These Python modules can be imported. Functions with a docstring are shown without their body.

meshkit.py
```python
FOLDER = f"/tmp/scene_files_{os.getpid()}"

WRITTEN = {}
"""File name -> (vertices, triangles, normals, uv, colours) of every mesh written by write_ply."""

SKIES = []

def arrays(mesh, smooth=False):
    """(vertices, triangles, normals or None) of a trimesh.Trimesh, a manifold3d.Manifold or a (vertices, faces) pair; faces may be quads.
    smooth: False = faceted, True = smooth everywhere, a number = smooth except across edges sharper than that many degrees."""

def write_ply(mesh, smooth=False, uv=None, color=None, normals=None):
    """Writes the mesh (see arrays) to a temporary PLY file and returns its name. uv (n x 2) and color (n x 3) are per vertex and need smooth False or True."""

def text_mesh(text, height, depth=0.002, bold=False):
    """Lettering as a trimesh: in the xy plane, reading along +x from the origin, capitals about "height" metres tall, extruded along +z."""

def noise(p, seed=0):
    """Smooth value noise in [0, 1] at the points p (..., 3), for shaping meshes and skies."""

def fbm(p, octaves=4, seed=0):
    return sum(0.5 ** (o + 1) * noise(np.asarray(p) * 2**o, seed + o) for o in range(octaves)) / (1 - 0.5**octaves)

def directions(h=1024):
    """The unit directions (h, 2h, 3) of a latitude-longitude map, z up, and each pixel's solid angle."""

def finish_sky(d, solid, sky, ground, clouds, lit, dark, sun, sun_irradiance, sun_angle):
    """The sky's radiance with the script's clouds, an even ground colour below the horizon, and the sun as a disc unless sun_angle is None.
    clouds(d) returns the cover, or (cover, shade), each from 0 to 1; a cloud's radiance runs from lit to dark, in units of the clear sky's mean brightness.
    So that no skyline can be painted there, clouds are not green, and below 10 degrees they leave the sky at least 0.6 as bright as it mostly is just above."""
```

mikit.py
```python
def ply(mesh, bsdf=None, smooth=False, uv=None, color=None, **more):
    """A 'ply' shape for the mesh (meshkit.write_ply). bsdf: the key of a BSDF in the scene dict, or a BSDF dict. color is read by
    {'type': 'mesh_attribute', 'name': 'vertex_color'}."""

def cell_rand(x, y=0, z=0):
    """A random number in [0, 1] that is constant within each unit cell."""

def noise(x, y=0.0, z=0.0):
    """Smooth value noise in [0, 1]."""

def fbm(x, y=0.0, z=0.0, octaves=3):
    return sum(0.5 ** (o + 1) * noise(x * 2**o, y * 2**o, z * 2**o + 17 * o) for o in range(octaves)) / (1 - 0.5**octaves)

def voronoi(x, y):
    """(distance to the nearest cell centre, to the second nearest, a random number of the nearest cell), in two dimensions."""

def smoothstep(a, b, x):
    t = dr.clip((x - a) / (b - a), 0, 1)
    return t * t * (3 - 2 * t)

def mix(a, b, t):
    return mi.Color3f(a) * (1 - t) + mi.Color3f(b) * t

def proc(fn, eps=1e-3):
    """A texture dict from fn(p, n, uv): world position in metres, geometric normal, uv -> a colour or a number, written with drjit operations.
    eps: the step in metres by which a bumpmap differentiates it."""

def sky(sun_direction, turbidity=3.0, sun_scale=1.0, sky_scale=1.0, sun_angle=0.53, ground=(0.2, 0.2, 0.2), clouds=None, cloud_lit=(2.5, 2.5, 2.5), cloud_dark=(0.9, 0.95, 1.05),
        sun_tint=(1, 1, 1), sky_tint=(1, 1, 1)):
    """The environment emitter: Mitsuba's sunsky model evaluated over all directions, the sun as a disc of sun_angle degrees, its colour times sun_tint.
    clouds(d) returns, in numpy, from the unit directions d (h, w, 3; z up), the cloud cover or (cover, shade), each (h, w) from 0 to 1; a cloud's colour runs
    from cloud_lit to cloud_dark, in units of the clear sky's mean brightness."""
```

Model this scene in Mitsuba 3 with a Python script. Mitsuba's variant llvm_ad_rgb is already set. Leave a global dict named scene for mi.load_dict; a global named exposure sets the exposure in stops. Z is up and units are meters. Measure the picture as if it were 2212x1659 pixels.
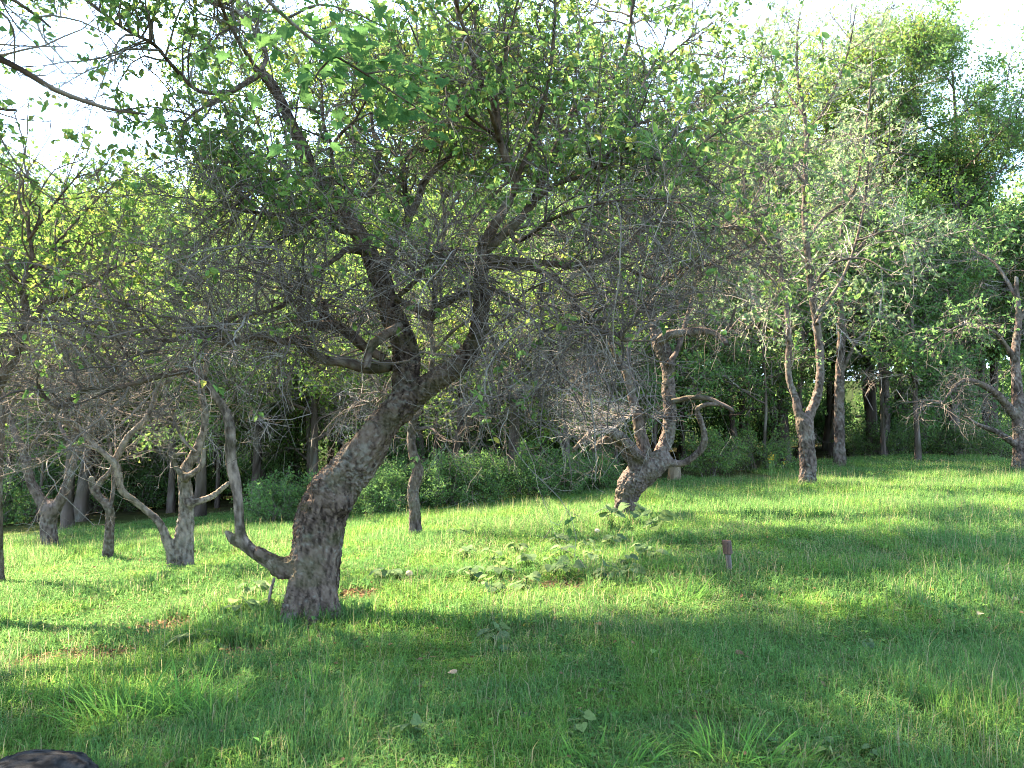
import math
import numpy as np, mitsuba as mi, mikit, meshkit

T = mi.ScalarTransform4f
scene, labels = {}, {}

# ------------------------------------------------------------------ camera, sky, exposure
EYE = np.array([0.0, 0.0, 1.6])
FOV, PITCH = 62.0, math.radians(3.7)
FW = np.array([0, math.cos(PITCH), math.sin(PITCH)])
UP = np.array([0, -math.sin(PITCH), math.cos(PITCH)])
scene['camera'] = {'type': 'perspective', 'fov': FOV, 'fov_axis': 'x', 'near_clip': 0.05, 'far_clip': 2000.0,
                   'to_world': T().look_at(origin=EYE.tolist(), target=(EYE + FW).tolist(), up=[0, 0, 1])}
SUN = np.array([-0.56, 0.40, 0.72])
exposure = 5.35


def thin_cloud(d):
    n = meshkit.fbm(d * np.array([2.5, 2.5, 5.0]) + 3.1, 4)
    return np.clip(0.25 + 0.9 * (n - 0.5), 0, 1), np.clip(0.35 - (n - 0.5), 0, 1) * 0.3


scene['sky'] = mikit.sky(SUN.tolist(), turbidity=2.2, clouds=thin_cloud, cloud_lit=(1.3, 1.3, 1.3), cloud_dark=(1.1, 1.12, 1.18), ground=(0.06, 0.09, 0.03))

# ------------------------------------------------------------------ places in the orchard (photo pixels on a 2212-wide view -> metres)
FP = 1106 / math.tan(math.radians(FOV / 2))


def ray(u, v):
    return np.array([1.0, 0, 0]) * (u - 1106) / FP + UP * (829.5 - v) / FP + FW


def at(u, v, Y):
    d = ray(u, v)
    return EYE + d * (Y / d[1])


_c = [(672, 1340, 7.6, 2), (1345, 1110, 14, 2), (1742, 1055, 17, 1), (1815, 1015, 22, 1), (1907, 1000, 27, 1), (2205, 1000, 19.5, 1), (1577, 1248, 9.2, 2),
      (390, 1228, 11, 1), (232, 1218, 12.8, 1), (105, 1190, 15, 1), (0, 1250, 11, 1), (895, 1157, 13, 2), (1000, 1092, 18, 1), (590, 1130, 18, 1), (1290, 1060, 19.5, 1)]
_P = np.array([at(u, v, Y) for u, v, Y, w in _c] + [[0, 0, 0.0], [-3, 3, -0.05], [4, 4, 0.12], [0, 4, 0.0]])
_w = np.array([w for *_, w in _c] + [3, 2, 2, 2.0])


def _basis(x, y):
    X, Y = 14 * np.tanh(np.asarray(x) / 14), 22 * np.tanh(np.asarray(y) / 22)
    return np.stack([X * 0 + 1, X, Y, X * Y / 10, X * X / 10, Y * Y / 10], -1)


_A = _basis(_P[:, 0], _P[:, 1])
COEF = np.linalg.lstsq(np.vstack([_A * _w[:, None], np.diag([0, .3, .3, .6, .6, .6])]), np.concatenate([_P[:, 2] * _w, np.zeros(6)]), rcond=None)[0]


def gz(x, y):
    x, y = np.asarray(x, float), np.asarray(y, float)
    p = np.stack([x, y, x * 0], -1)
    return _basis(x, y) @ COEF + 0.05 * (meshkit.noise(p * 0.9, 5) - .5) + 0.03 * (meshkit.noise(p * 2.7, 8) - .5)


def gpt(u, v):
    """the ground point seen at a pixel"""
    d = ray(u, v)
    t = np.linspace(1.5, 60, 3000)
    p = EYE + d * t[:, None]
    i = np.argmax(p[:, 2] < gz(p[:, 0], p[:, 1]))
    return p[i]


GAPS = [(300, 1560, .5), (470, 1535, .4), (235, 1590, .3), (1250, 1600, .3), (1030, 1540, .22), (1860, 1610, .4), (1890, 1490, .35), (1900, 1455, .3), (1640, 1350, .28), (1330, 1390, .25), (930, 1500, .28), (2010, 1180, .4)]  # ground spots of the sun flecks that crown openings are cut for
GAPS = [(gpt(u, v), r) for u, v, r in GAPS]


def gap(p):
    """1 on sun paths cut through the crowns for set ground flecks, 0 elsewhere"""
    sd = SUN / np.linalg.norm(SUN)
    out = np.zeros(len(p))
    for g, r in GAPS:
        w = p - g
        out = np.maximum(out, np.linalg.norm(w - (w @ sd)[:, None] * sd, axis=1) < r)
    return out


# ------------------------------------------------------------------ materials
def vcol(name='vertex_color'):
    return {'type': 'mesh_attribute', 'name': name}


def rgb(*c):
    return {'type': 'rgb', 'value': list(c)}


scene['leaf_mat'] = {'type': 'principledthin', 'base_color': vcol(), 'roughness': 0.42, 'diff_trans': 1.05, 'eta': 1.55}
scene['grass_mat'] = {'type': 'principledthin', 'base_color': vcol(), 'roughness': 0.5, 'diff_trans': 1.1, 'eta': 1.4}
scene['twig_mat'] = {'type': 'twosided', 'bsdf': {'type': 'diffuse', 'reflectance': vcol()}}


scene['solid_mat'] = {'type': 'principled', 'base_color': vcol(), 'roughness': 0.6, 'specular': 0.3}


def lerp(a, b, t):
    return np.asarray(a) * (1 - t[:, None]) + np.asarray(b) * t[:, None]


def stp(a, b, x):
    t = np.clip((x - a) / (b - a), 0, 1)
    return t * t * (3 - 2 * t)


BARK = {'bark_mat': ((.016, .011, .009), (.130, .096, .075), .32, .3), 'far_bark_mat': ((.026, .020, .017), (.140, .108, .092), .4, .2), 'dead_wood_mat': ((.038, .029, .023), (.235, .187, .152), .25, .3)}


def bark_color(V, lo, hi, lichen, moss):
    a = meshkit.fbm(V * [48, 48, 11], 3)
    b = meshkit.fbm(V * [3.1, 3.1, 2.3], 3, 4)
    c = lerp(lo, hi, stp(.3, .7, a * .7 + b * .3))
    c = lerp(c, (.24, .235, .20), lichen * stp(.54, .68, meshkit.fbm(V * 30 + 7, 2, 9) * .6 + .4 * meshkit.fbm(V * 3 + 4, 2, 2)))
    return lerp(c, (.055, .062, .020), moss * stp(.52, .66, meshkit.fbm(V * 4 + 9, 3, 5)))


def paint(lo, hi, f, octaves=3):
    """mottled colours for a small thing"""
    return lambda V: lerp(lo, hi, stp(.25, .75, meshkit.fbm(V * f, octaves)))


SOLID = {'rust_mat': paint((.030, .017, .012), (.10, .050, .033), 60), 'pipe_mat': paint((.060, .040, .032), (.17, .145, .13), 45), 'stone_mat': paint((.010, .010, .010), (.040, .039, .038), 40, 4), 'apple_mat': paint((.13, .24, .05), (.25, .33, .09), 30), 'windfall_mat': paint((.42, .28, .15), (.50, .42, .24), 30), 'wood_mat': paint((.08, .06, .04), (.20, .16, .11), 25)}

PATCH = [(*gpt(u, v)[:2], rx, ry) for u, v, rx, ry in [(230, 1420, .50, .26), (75, 1445, .6, .3), (150, 1385, .35, .2), (430, 1345, .4, .25), (545, 1415, .32, .14), (1200, 1265, .7, .28), (760, 1285, .3, .3), (340, 1360, .35, .2), (700, 1390, .3, .2)]]



def ground_color(V):
    a, b = meshkit.fbm(V * [9, 9, 0], 4), meshkit.fbm(V * [.8, .8, 0] + 3, 3)
    c = lerp((.030, .045, .014), (.065, .085, .025), stp(.35, .65, a))
    c = lerp(c, (.075, .058, .036), .6 * stp(.5, .75, b))
    k = np.zeros(len(V))
    for x, y, rx, ry in PATCH:
        k = np.maximum(k, 1 - np.hypot((V[:, 0] - x) / rx, (V[:, 1] - y) / ry))
    k = stp(0, .45, k + .5 * (meshkit.fbm(V * [7, 7, 0], 3, 2) - .5))
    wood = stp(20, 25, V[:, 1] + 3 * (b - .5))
    t = stp(.35, .7, meshkit.fbm(V * [23, 23, 0], 2, 6))
    c = lerp(c, lerp((.09, .052, .032), (.22, .13, .09), t), k)
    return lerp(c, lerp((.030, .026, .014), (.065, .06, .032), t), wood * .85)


# ------------------------------------------------------------------ helpers: entries, tubes, skins, twigs, leaves
def put(key, mesh, mat, smooth=False, color=None):
    if mat in BARK:
        color, mat = bark_color(np.asarray(mesh[0]), *BARK[mat]), 'twig_mat'
    elif mat in SOLID:
        color, mat, smooth = SOLID[mat](np.asarray(mesh[0])), 'twig_mat' if mat in ('stone_mat', 'wood_mat') else 'solid_mat', bool(smooth)
    scene[key] = mikit.ply(mesh, mat, smooth=smooth, color=color)
    return key


COUNT = {}


def new(name):
    n = COUNT.get(name, -1) + 1
    COUNT[name] = n
    return name if n == 0 else f'{name}_{n:03d}'


def tag(key, label=None, cat=None, group=None, kind=None):
    labels[key] = {k: v for k, v in dict(label=label, category=cat, group=group, kind=kind).items() if v}


def unit(a):
    return a / (np.linalg.norm(a, axis=-1, keepdims=True) + 1e-9)


def spline(P, step):
    """Catmull-Rom through rows (x, y, z, r)"""
    P = np.asarray(P, float)
    Q = np.vstack([2 * P[0] - P[1], P, 2 * P[-1] - P[-2]])
    out = []
    for i in range(len(P) - 1):
        a, b, c, d = Q[i:i + 4]
        n = max(2, int(np.linalg.norm(c[:3] - b[:3]) / step))
        t = (np.arange(n) / n)[:, None]
        out.append(.5 * (2 * b + (c - a) * t + (2 * a - 5 * b + 4 * c - d) * t ** 2 + (3 * b - a - 3 * c + d) * t ** 3))
    out = np.vstack(out + [P[-1:]])
    out[:, 3] = np.maximum(out[:, 3], 0.002)
    return out


def chain(px, Y, dy=(0, 0), bulge=0.0):
    """pixels (u, v, width) of a limb -> rows (x, y, z, r); its depth runs from Y+dy[0] to Y+dy[1]"""
    n = len(px)
    out = []
    w = np.interp(np.arange(n), *zip(*[(i, p[2]) for i, p in enumerate(px) if len(p) > 2]))
    for i, p in enumerate(px):
        t = i / (n - 1)
        y = Y + dy[0] + (dy[1] - dy[0]) * t + bulge * math.sin(math.pi * t)
        out.append([*at(p[0], p[1], y), w[i] / 2 / FP * y])
    return np.array(out)


def tube(C, sides=8, rough=0.0, seed=0, cap=True):
    P, R = C[:, :3], C[:, 3]
    t = unit(np.gradient(P, axis=0))
    a = unit(np.cross(t[0], [0.3, 0.9, 0.1]))
    A = []
    for k in t:
        a = unit(a - k * (a @ k))
        A.append(a)
    A = np.array(A)
    B = np.cross(t, A)
    ang = np.arange(sides) * 2 * np.pi / sides
    V = P[:, None] + R[:, None, None] * (np.cos(ang)[None, :, None] * A[:, None] + np.sin(ang)[None, :, None] * B[:, None])
    if rough:
        nz = meshkit.fbm(V * (0.45 / max(R.max(), .01)) + seed, 3) - .5
        V = P[:, None] + (V - P[:, None]) * (1 + rough * 2 * nz[..., None])
        if R[-1] > .01:      # a broken end is jagged
            V[-1] += t[-1] * R[-1] * (2.2 * meshkit.noise(V[-1] * 90 + seed) - .6)[:, None]
    n = len(P)
    i, j = np.meshgrid(np.arange(n - 1), np.arange(sides), indexing='ij')
    q = np.stack([i * sides + j, i * sides + (j + 1) % sides, (i + 1) * sides + (j + 1) % sides, (i + 1) * sides + j], -1).reshape(-1, 4)
    V = V.reshape(-1, 3)
    F = np.vstack([q[:, [0, 1, 2]], q[:, [0, 2, 3]]])
    if cap:
        j = np.arange(sides)
        F = np.vstack([F, np.stack([(n - 1) * sides + j, (n - 1) * sides + (j + 1) % sides, j * 0 + len(V)], 1), np.stack([(j + 1) % sides, j, j * 0 + len(V) + 1], 1)])
        V = np.vstack([V, P[-1:] + t[-1] * R[-1] * .3, P[:1]])
    return V, F


def join(parts):
    at_, V, F = 0, [], []
    for v, f in parts:
        V.append(v)
        F.append(np.asarray(f) + at_)
        at_ += len(v)
    return np.vstack(V), np.vstack(F)


def skin(chains, h, k=0.06, bark_amp=0.012, lump=0.02, seed=0):
    """one smooth surface round several limbs (surface nets of a smooth union), with furrowed bark"""
    allp = np.vstack(chains)
    lo = (allp[:, :3] - allp[:, 3:]).min(0) - 3 * h
    hi = (allp[:, :3] + allp[:, 3:]).max(0) + 3 * h
    n = np.ceil((hi - lo) / h).astype(int) + 1
    ax = [lo[i] + h * np.arange(n[i]) for i in range(3)]
    total = np.full(n, 9.0)
    for C in chains:
        f = np.full(n, 9.0)
        for a, b in zip(C[:-1], C[1:]):
            r = max(a[3], b[3]) + k + 3 * h
            s = [slice(*np.clip(((np.array([min(a[i], b[i]) - r, max(a[i], b[i]) + r]) - lo[i]) / h).astype(int) + [0, 2], 0, n[i])) for i in range(3)]
            g = np.stack(np.meshgrid(*[ax[i][s[i]] for i in range(3)], indexing='ij'), -1)
            ab = b[:3] - a[:3]
            t = np.clip(((g - a[:3]) @ ab) / (ab @ ab + 1e-12), 0, 1)
            d = np.linalg.norm(g - a[:3] - t[..., None] * ab, axis=-1) - (a[3] + (b[3] - a[3]) * t)
            f[tuple(s)] = np.minimum(f[tuple(s)], d)
        m = np.maximum(k - np.abs(total - f), 0) / k
        total = np.minimum(total, f) - m * m * k / 4
    ins = total < 0
    c = [slice(0, -1), slice(1, None)]
    corner = {(i, j, l): (c[i], c[j], c[l]) for i in (0, 1) for j in (0, 1) for l in (0, 1)}
    cnt = sum(ins[s].astype(int) for s in corner.values())
    act = np.argwhere((cnt > 0) & (cnt < 8))
    idx = np.full(np.array(n) - 1, -1)
    idx[tuple(act.T)] = np.arange(len(act))
    acc, num = np.zeros((len(act), 3)), np.zeros(len(act))
    for e in [((0, 0, 0), (1, 0, 0)), ((0, 1, 0), (1, 1, 0)), ((0, 0, 1), (1, 0, 1)), ((0, 1, 1), (1, 1, 1)), ((0, 0, 0), (0, 1, 0)), ((1, 0, 0), (1, 1, 0)), ((0, 0, 1), (0, 1, 1)),
              ((1, 0, 1), (1, 1, 1)), ((0, 0, 0), (0, 0, 1)), ((1, 0, 0), (1, 0, 1)), ((0, 1, 0), (0, 1, 1)), ((1, 1, 0), (1, 1, 1))]:
        p, q = act + e[0], act + e[1]
        fa, fb = total[tuple(p.T)], total[tuple(q.T)]
        cr = (fa < 0) != (fb < 0)
        t = np.where(cr, fa / np.where(cr, fa - fb, 1), 0)[:, None]
        acc += np.where(cr[:, None], p + (q - p) * t, 0)
        num += cr
    V = lo + h * acc / num[:, None]
    F = []
    for a in range(3):
        b, d = (a + 1) % 3, (a + 2) % 3
        s0, s1 = [slice(None)] * 3, [slice(None)] * 3
        s0[a], s1[a] = slice(0, -1), slice(1, None)
        A, B = ins[tuple(s0)], ins[tuple(s1)]
        e = np.argwhere(A != B)
        e = e[(e[:, b] > 0) & (e[:, d] > 0)]
        o = lambda db, dd: idx[tuple((e - np.eye(3, dtype=int)[b] * db - np.eye(3, dtype=int)[d] * dd).T)]  # noqa: E731
        q = np.stack([o(1, 1), o(0, 1), o(0, 0), o(1, 0)], 1)
        flip = ~A[tuple(e.T)]
        q[flip] = q[flip, ::-1]
        F.append(q)
    F = np.vstack(F)
    F = np.vstack([F[:, [0, 1, 2]], F[:, [0, 2, 3]]])
    nrm = np.zeros_like(V)
    fn = np.cross(V[F[:, 1]] - V[F[:, 0]], V[F[:, 2]] - V[F[:, 0]])
    for i in range(3):
        np.add.at(nrm, F[:, i], fn)
    nrm = unit(nrm)
    # furrows run along the limb
    mids = np.vstack([(C[1:, :3] + C[:-1, :3]) / 2 for C in chains])
    dirs = np.vstack([unit(C[1:, :3] - C[:-1, :3]) for C in chains])
    rads = np.concatenate([C[1:, 3] for C in chains])
    tang, rad = np.zeros_like(V), np.zeros(len(V))
    for s in range(0, len(V), 4000):
        d2 = ((V[s:s + 4000, None] - mids[None]) ** 2).sum(-1)
        w = np.exp(-d2 / (2 * 0.12 ** 2)) + 1e-12
        tang[s:s + 4000] = unit(w @ dirs)
        rad[s:s + 4000] = (w @ rads) / w.sum(1)
    q = V - tang * (V * tang).sum(1, keepdims=True) * 0.8
    fur = np.clip(np.abs(meshkit.fbm(q * (3.0 / np.clip(rad, .03, .3))[:, None].mean() + seed, 3) - .5) * 8, 0, 1) * .75 + .5 * meshkit.fbm(V * 24 + seed, 2)      # plates parted by narrow cracks
    big = meshkit.fbm(V * 4.5 + seed, 3) - .5
    k2 = np.clip(rad / 0.2, 0.25, 1)
    V = V + nrm * ((fur - .75) * bark_amp * k2 + big * 2 * lump * k2)[:, None]
    return V, F


def grow(p0, d0, L, m, wig, pull, rng):
    """N twigs of m steps: (N, m+1, 3). pull: a vector (or N of them) added to the heading at every step"""
    d, p = unit(d0), p0.copy()
    out = [p.copy()]
    for _ in range(m):
        d = unit(d + rng.normal(0, wig, d.shape) + pull)
        p = p + d * (L / m)[:, None]
        out.append(p.copy())
    return np.stack(out, 1)


def tubes(P, R, k=3):
    N, M = P.shape[:2]
    t = unit(np.gradient(P, axis=1))
    ref = np.where(np.abs(t[:, :1, 2:]) < .8, [0, 0, 1.0], [1.0, 0, 0])
    a = unit(np.cross(t, ref))
    b = np.cross(t, a)
    ang = np.arange(k) * 2 * np.pi / k
    V = P[:, :, None] + R[:, :, None, None] * (np.cos(ang)[:, None] * a[:, :, None] + np.sin(ang)[:, None] * b[:, :, None])
    i, j = np.meshgrid(np.arange(M - 1), np.arange(k), indexing='ij')
    q = np.stack([i * k + j, i * k + (j + 1) % k, (i + 1) * k + (j + 1) % k, (i + 1) * k + j], -1).reshape(-1, 4)
    q = np.vstack([q[:, [0, 1, 2]], q[:, [0, 2, 3]]])
    return V.reshape(-1, 3), (q[None] + (np.arange(N) * M * k)[:, None, None]).reshape(-1, 3)


def offshoots(P, R, n, rng, lo=0.15, spread=0.9, forward=0.5, rise=0.0):
    """n random starts on the polylines P (N, M, 3): point, heading, radius there"""
    N, M = P.shape[:2]
    i = rng.integers(0, N, n)
    t = (lo + (1 - lo) * rng.random(n)) * (M - 1.001)
    j = t.astype(int)
    f = (t - j)[:, None]
    p = P[i, j] * (1 - f) + P[i, j + 1] * f
    tan = unit(P[i, j + 1] - P[i, j])
    r = R[i, j]
    rnd = rng.normal(size=(n, 3))
    rnd = unit(rnd - tan * (rnd * tan).sum(1, keepdims=True))
    return p, unit(tan * forward + rnd * spread + np.array([0, 0, rise])), r


def leaves(p, d, rng, size, wide=0.55, tri=2, up=0.6, colors=None, jitter=0.35):
    """a leaf at each p heading along d: a folded diamond of two, or a folded oval of four triangles"""
    n = len(p)
    s = size * rng.uniform(0.65, 1.25, n)[:, None]
    d = unit(d)
    nr = rng.normal(size=(n, 3)) * (1 - up) + np.array([0, 0, up])
    nr = unit(nr - d * (nr * d).sum(1, keepdims=True))
    side = np.cross(d, nr)
    w = s * wide * .5
    fold = rng.uniform(0.1, 0.5, n)[:, None] * w
    base = p
    col = colors[rng.integers(0, len(colors), n)] * rng.uniform(1 - jitter, 1 + jitter, (n, 1))
    if tri == 2:
        V = np.stack([base, base + d * s * .5 + side * w + nr * fold, base + d * s, base + d * s * .5 - side * w + nr * fold], 1)
        q = np.array([[0, 1, 2], [0, 2, 3]])
    else:
        tip = base + d * s - nr * s * rng.uniform(0, .25, n)[:, None]
        V = np.stack([base, base + d * s * .25 + side * w * .85 + nr * fold, base + d * s * .65 + side * w * .9 + nr * fold, tip, base + d * s * .65 - side * w * .9 + nr * fold, base + d * s * .25 - side * w * .85 + nr * fold], 1)
        q = np.array([[0, 1, 2], [0, 2, 3], [0, 3, 4], [0, 4, 5]])
    m = V.shape[1]
    F = (q[None] + (np.arange(n) * m)[:, None, None]).reshape(-1, 3)
    return V.reshape(-1, 3), F, np.repeat(col, m, 0)


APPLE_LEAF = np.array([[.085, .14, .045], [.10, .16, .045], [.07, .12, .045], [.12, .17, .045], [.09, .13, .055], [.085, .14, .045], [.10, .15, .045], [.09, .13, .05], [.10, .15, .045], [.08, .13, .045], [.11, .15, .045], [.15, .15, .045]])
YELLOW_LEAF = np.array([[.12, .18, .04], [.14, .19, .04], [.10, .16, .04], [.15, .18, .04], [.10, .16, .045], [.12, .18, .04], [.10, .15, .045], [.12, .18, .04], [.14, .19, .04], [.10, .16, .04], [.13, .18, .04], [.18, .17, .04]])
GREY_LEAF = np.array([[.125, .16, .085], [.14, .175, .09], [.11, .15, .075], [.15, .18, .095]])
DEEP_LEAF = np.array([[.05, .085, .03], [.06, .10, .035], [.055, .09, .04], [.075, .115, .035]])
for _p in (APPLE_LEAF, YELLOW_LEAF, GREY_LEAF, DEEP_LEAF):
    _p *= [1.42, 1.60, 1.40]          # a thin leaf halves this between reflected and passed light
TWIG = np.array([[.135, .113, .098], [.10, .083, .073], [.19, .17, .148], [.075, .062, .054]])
PALE_TWIG = np.array([[.38, .32, .28], [.32, .27, .235], [.42, .36, .32]])


def twig_colors(n, m, rng, pal=TWIG):
    return np.repeat(pal[rng.integers(0, len(pal), n)] * rng.uniform(.75, 1.25, (n, 1)), m, 0)


def resample(C, m):
    s = np.concatenate([[0], np.cumsum(np.linalg.norm(np.diff(C[:, :3], axis=0), axis=1))])
    t = np.linspace(0, s[-1], m)
    return np.stack([np.interp(t, s, C[:, i]) for i in range(4)], 1), s[-1]


def twiggery(key, limbs, rng, per_m=5, L1=(0.5, 1.3), L2=(0.2, 0.55), n2=8, n3=3, leaf_p=None, leaf_size=0.07, leaf_n=4, tri=2, colors=APPLE_LEAF, wig=0.2, droop=-0.04, rise=0.25, lo=0.25, pal=TWIG, keep=None, rmax=0.011):
    """branches, twigs and spurs growing from limb polylines: one part 'twigs'; leaves on them: one part 'leaves'"""
    M = 14
    res = [resample(C, M) for C in limbs]
    P, R, L = np.stack([r[0][:, :3] for r in res]), np.stack([r[0][:, 3] for r in res]), np.array([r[1] for r in res])
    n = int(per_m * L.sum())
    pick = rng.choice(len(L), n, p=L / L.sum())
    V, F, Cc = [], [], []
    p, d, r = offshoots(P[pick], R[pick], n, rng, lo=lo, spread=0.9, forward=.45, rise=rise)
    if keep is not None:
        ok = rng.random(n) < keep(p)
        p, d, r = p[ok], d[ok], r[ok]
        n = len(p)
    l = rng.uniform(*L1, n)
    b1 = grow(p, d, l, 8, wig, np.stack([0 * l, 0 * l, rng.normal(droop, .07, n)], 1), rng)
    r1 = np.minimum(np.minimum(r * .7, rmax), .004 + .008 * l)[:, None] * np.linspace(1, .35, 9)
    V.append((b1, r1, 4))
    n = int(n * n2)
    p, d, r = offshoots(b1, r1, n, rng, lo=.1, spread=.85, forward=.6, rise=.12)
    l = rng.uniform(*L2, n)
    b2 = grow(p, d, l, 4, wig * 1.2, np.stack([0 * l, 0 * l, rng.normal(droop, .09, n)], 1), rng)
    r2 = np.minimum(r * .8, .0042)[:, None] * np.linspace(1, .45, 5)
    V.append((b2, r2, 3))
    ends = [b2]
    if n3:
        n = int(n * n3)
        p, d, r = offshoots(b2, r2, n, rng, lo=.1, spread=1, forward=.5, rise=.1)
        l = rng.uniform(.04, .2, n)
        b3 = grow(p, d, l, 2, wig, np.zeros((n, 3)), rng)
        r3 = np.minimum(r * .8, .003)[:, None] * np.linspace(1, .5, 3)
        V.append((b3, r3, 3))
        ends = [b3, b2]
    parts = [tubes(b, r, k) for b, r, k in V]
    col = np.vstack([twig_colors(len(b), b.shape[1] * k, rng, pal) for b, r, k in V])
    put(key + '__twigs', join(parts), 'twig_mat', color=col)
    tag(key + '__twigs', kind='stuff')
    if leaf_p is not None:
        e = ends[0]
        tips, dirs = e[:, -1], unit(e[:, -1] - e[:, 0])
        ok = rng.random(len(tips)) < leaf_p(tips)
        if not ok.any():
            return b1
        tips, dirs, roots = tips[ok], dirs[ok], e[ok, 0]
        k = leaf_n
        t = rng.uniform(.2, 1, (len(tips) * k, 1))
        pos = np.repeat(roots, k, 0) * (1 - t) + np.repeat(tips, k, 0) * t
        dd = np.repeat(dirs, k, 0) * .5 + rng.normal(0, .6, (len(pos), 3)) + [0, 0, -.1]
        v, f, c = leaves(pos, dd, rng, leaf_size, tri=tri, colors=colors, up=.5)
        put(key + '__leaves', (v, f), 'leaf_mat', color=c)
        tag(key + '__leaves', kind='stuff')
    return b1


def tangle(key, limbs, rng, per_m, L1, n2=7, droop=-.10, name='__bare_twigs', lo=.2):
    """thin dead twigs that arch out and hang down from the limbs"""
    res = [resample(C, 14) for C in limbs]
    P, R, L = np.stack([r[0][:, :3] for r in res]), np.stack([r[0][:, 3] for r in res]), np.array([r[1] for r in res])
    n = int(per_m * L.sum())
    pick = rng.choice(len(L), n, p=L / L.sum())
    p, d, r = offshoots(P[pick], R[pick], n, rng, lo=lo, spread=1, forward=.5, rise=.15)
    l = rng.uniform(*L1, n)
    b1 = grow(p, d, l, 7, .2, np.stack([0 * l, 0 * l, rng.normal(droop, .10, n)], 1), rng)
    r1 = rng.uniform(.0025, .006, n)[:, None] * np.linspace(1, .35, 8)
    n *= n2
    p, d, r = offshoots(b1, r1, n, rng, lo=.1, spread=.9, forward=.5)
    l = rng.uniform(.08, .5, n)
    b2 = grow(p, d, l, 3, .22, np.stack([0 * l, 0 * l, rng.normal(droop * .6, .08, n)], 1), rng)
    r2 = np.full((n, 1), .0024) * np.linspace(1, .5, 4)
    pal = np.vstack([TWIG * .7, TWIG * .85, [[.22, .19, .16]]])  # twig tones darkened to look backlit against the bright background
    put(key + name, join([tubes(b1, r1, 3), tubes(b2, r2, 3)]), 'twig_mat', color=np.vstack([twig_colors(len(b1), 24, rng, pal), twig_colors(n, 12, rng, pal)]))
    tag(key + name, kind='stuff')


def ss(a, b, x):
    t = np.clip((np.asarray(x) - a) / (b - a), 0, 1)
    return t * t * (3 - 2 * t)


def limbs_of(key, chains, step, sides, mat, rough=.22, name='limb', seed=0):
    out = []
    for i, C in enumerate(chains):
        S = spline(C, step)
        put(new(key + '__' + name), tube(S, sides, rough, seed + i * 3.7), mat, smooth=True)
        out.append(S)
    return out


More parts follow.
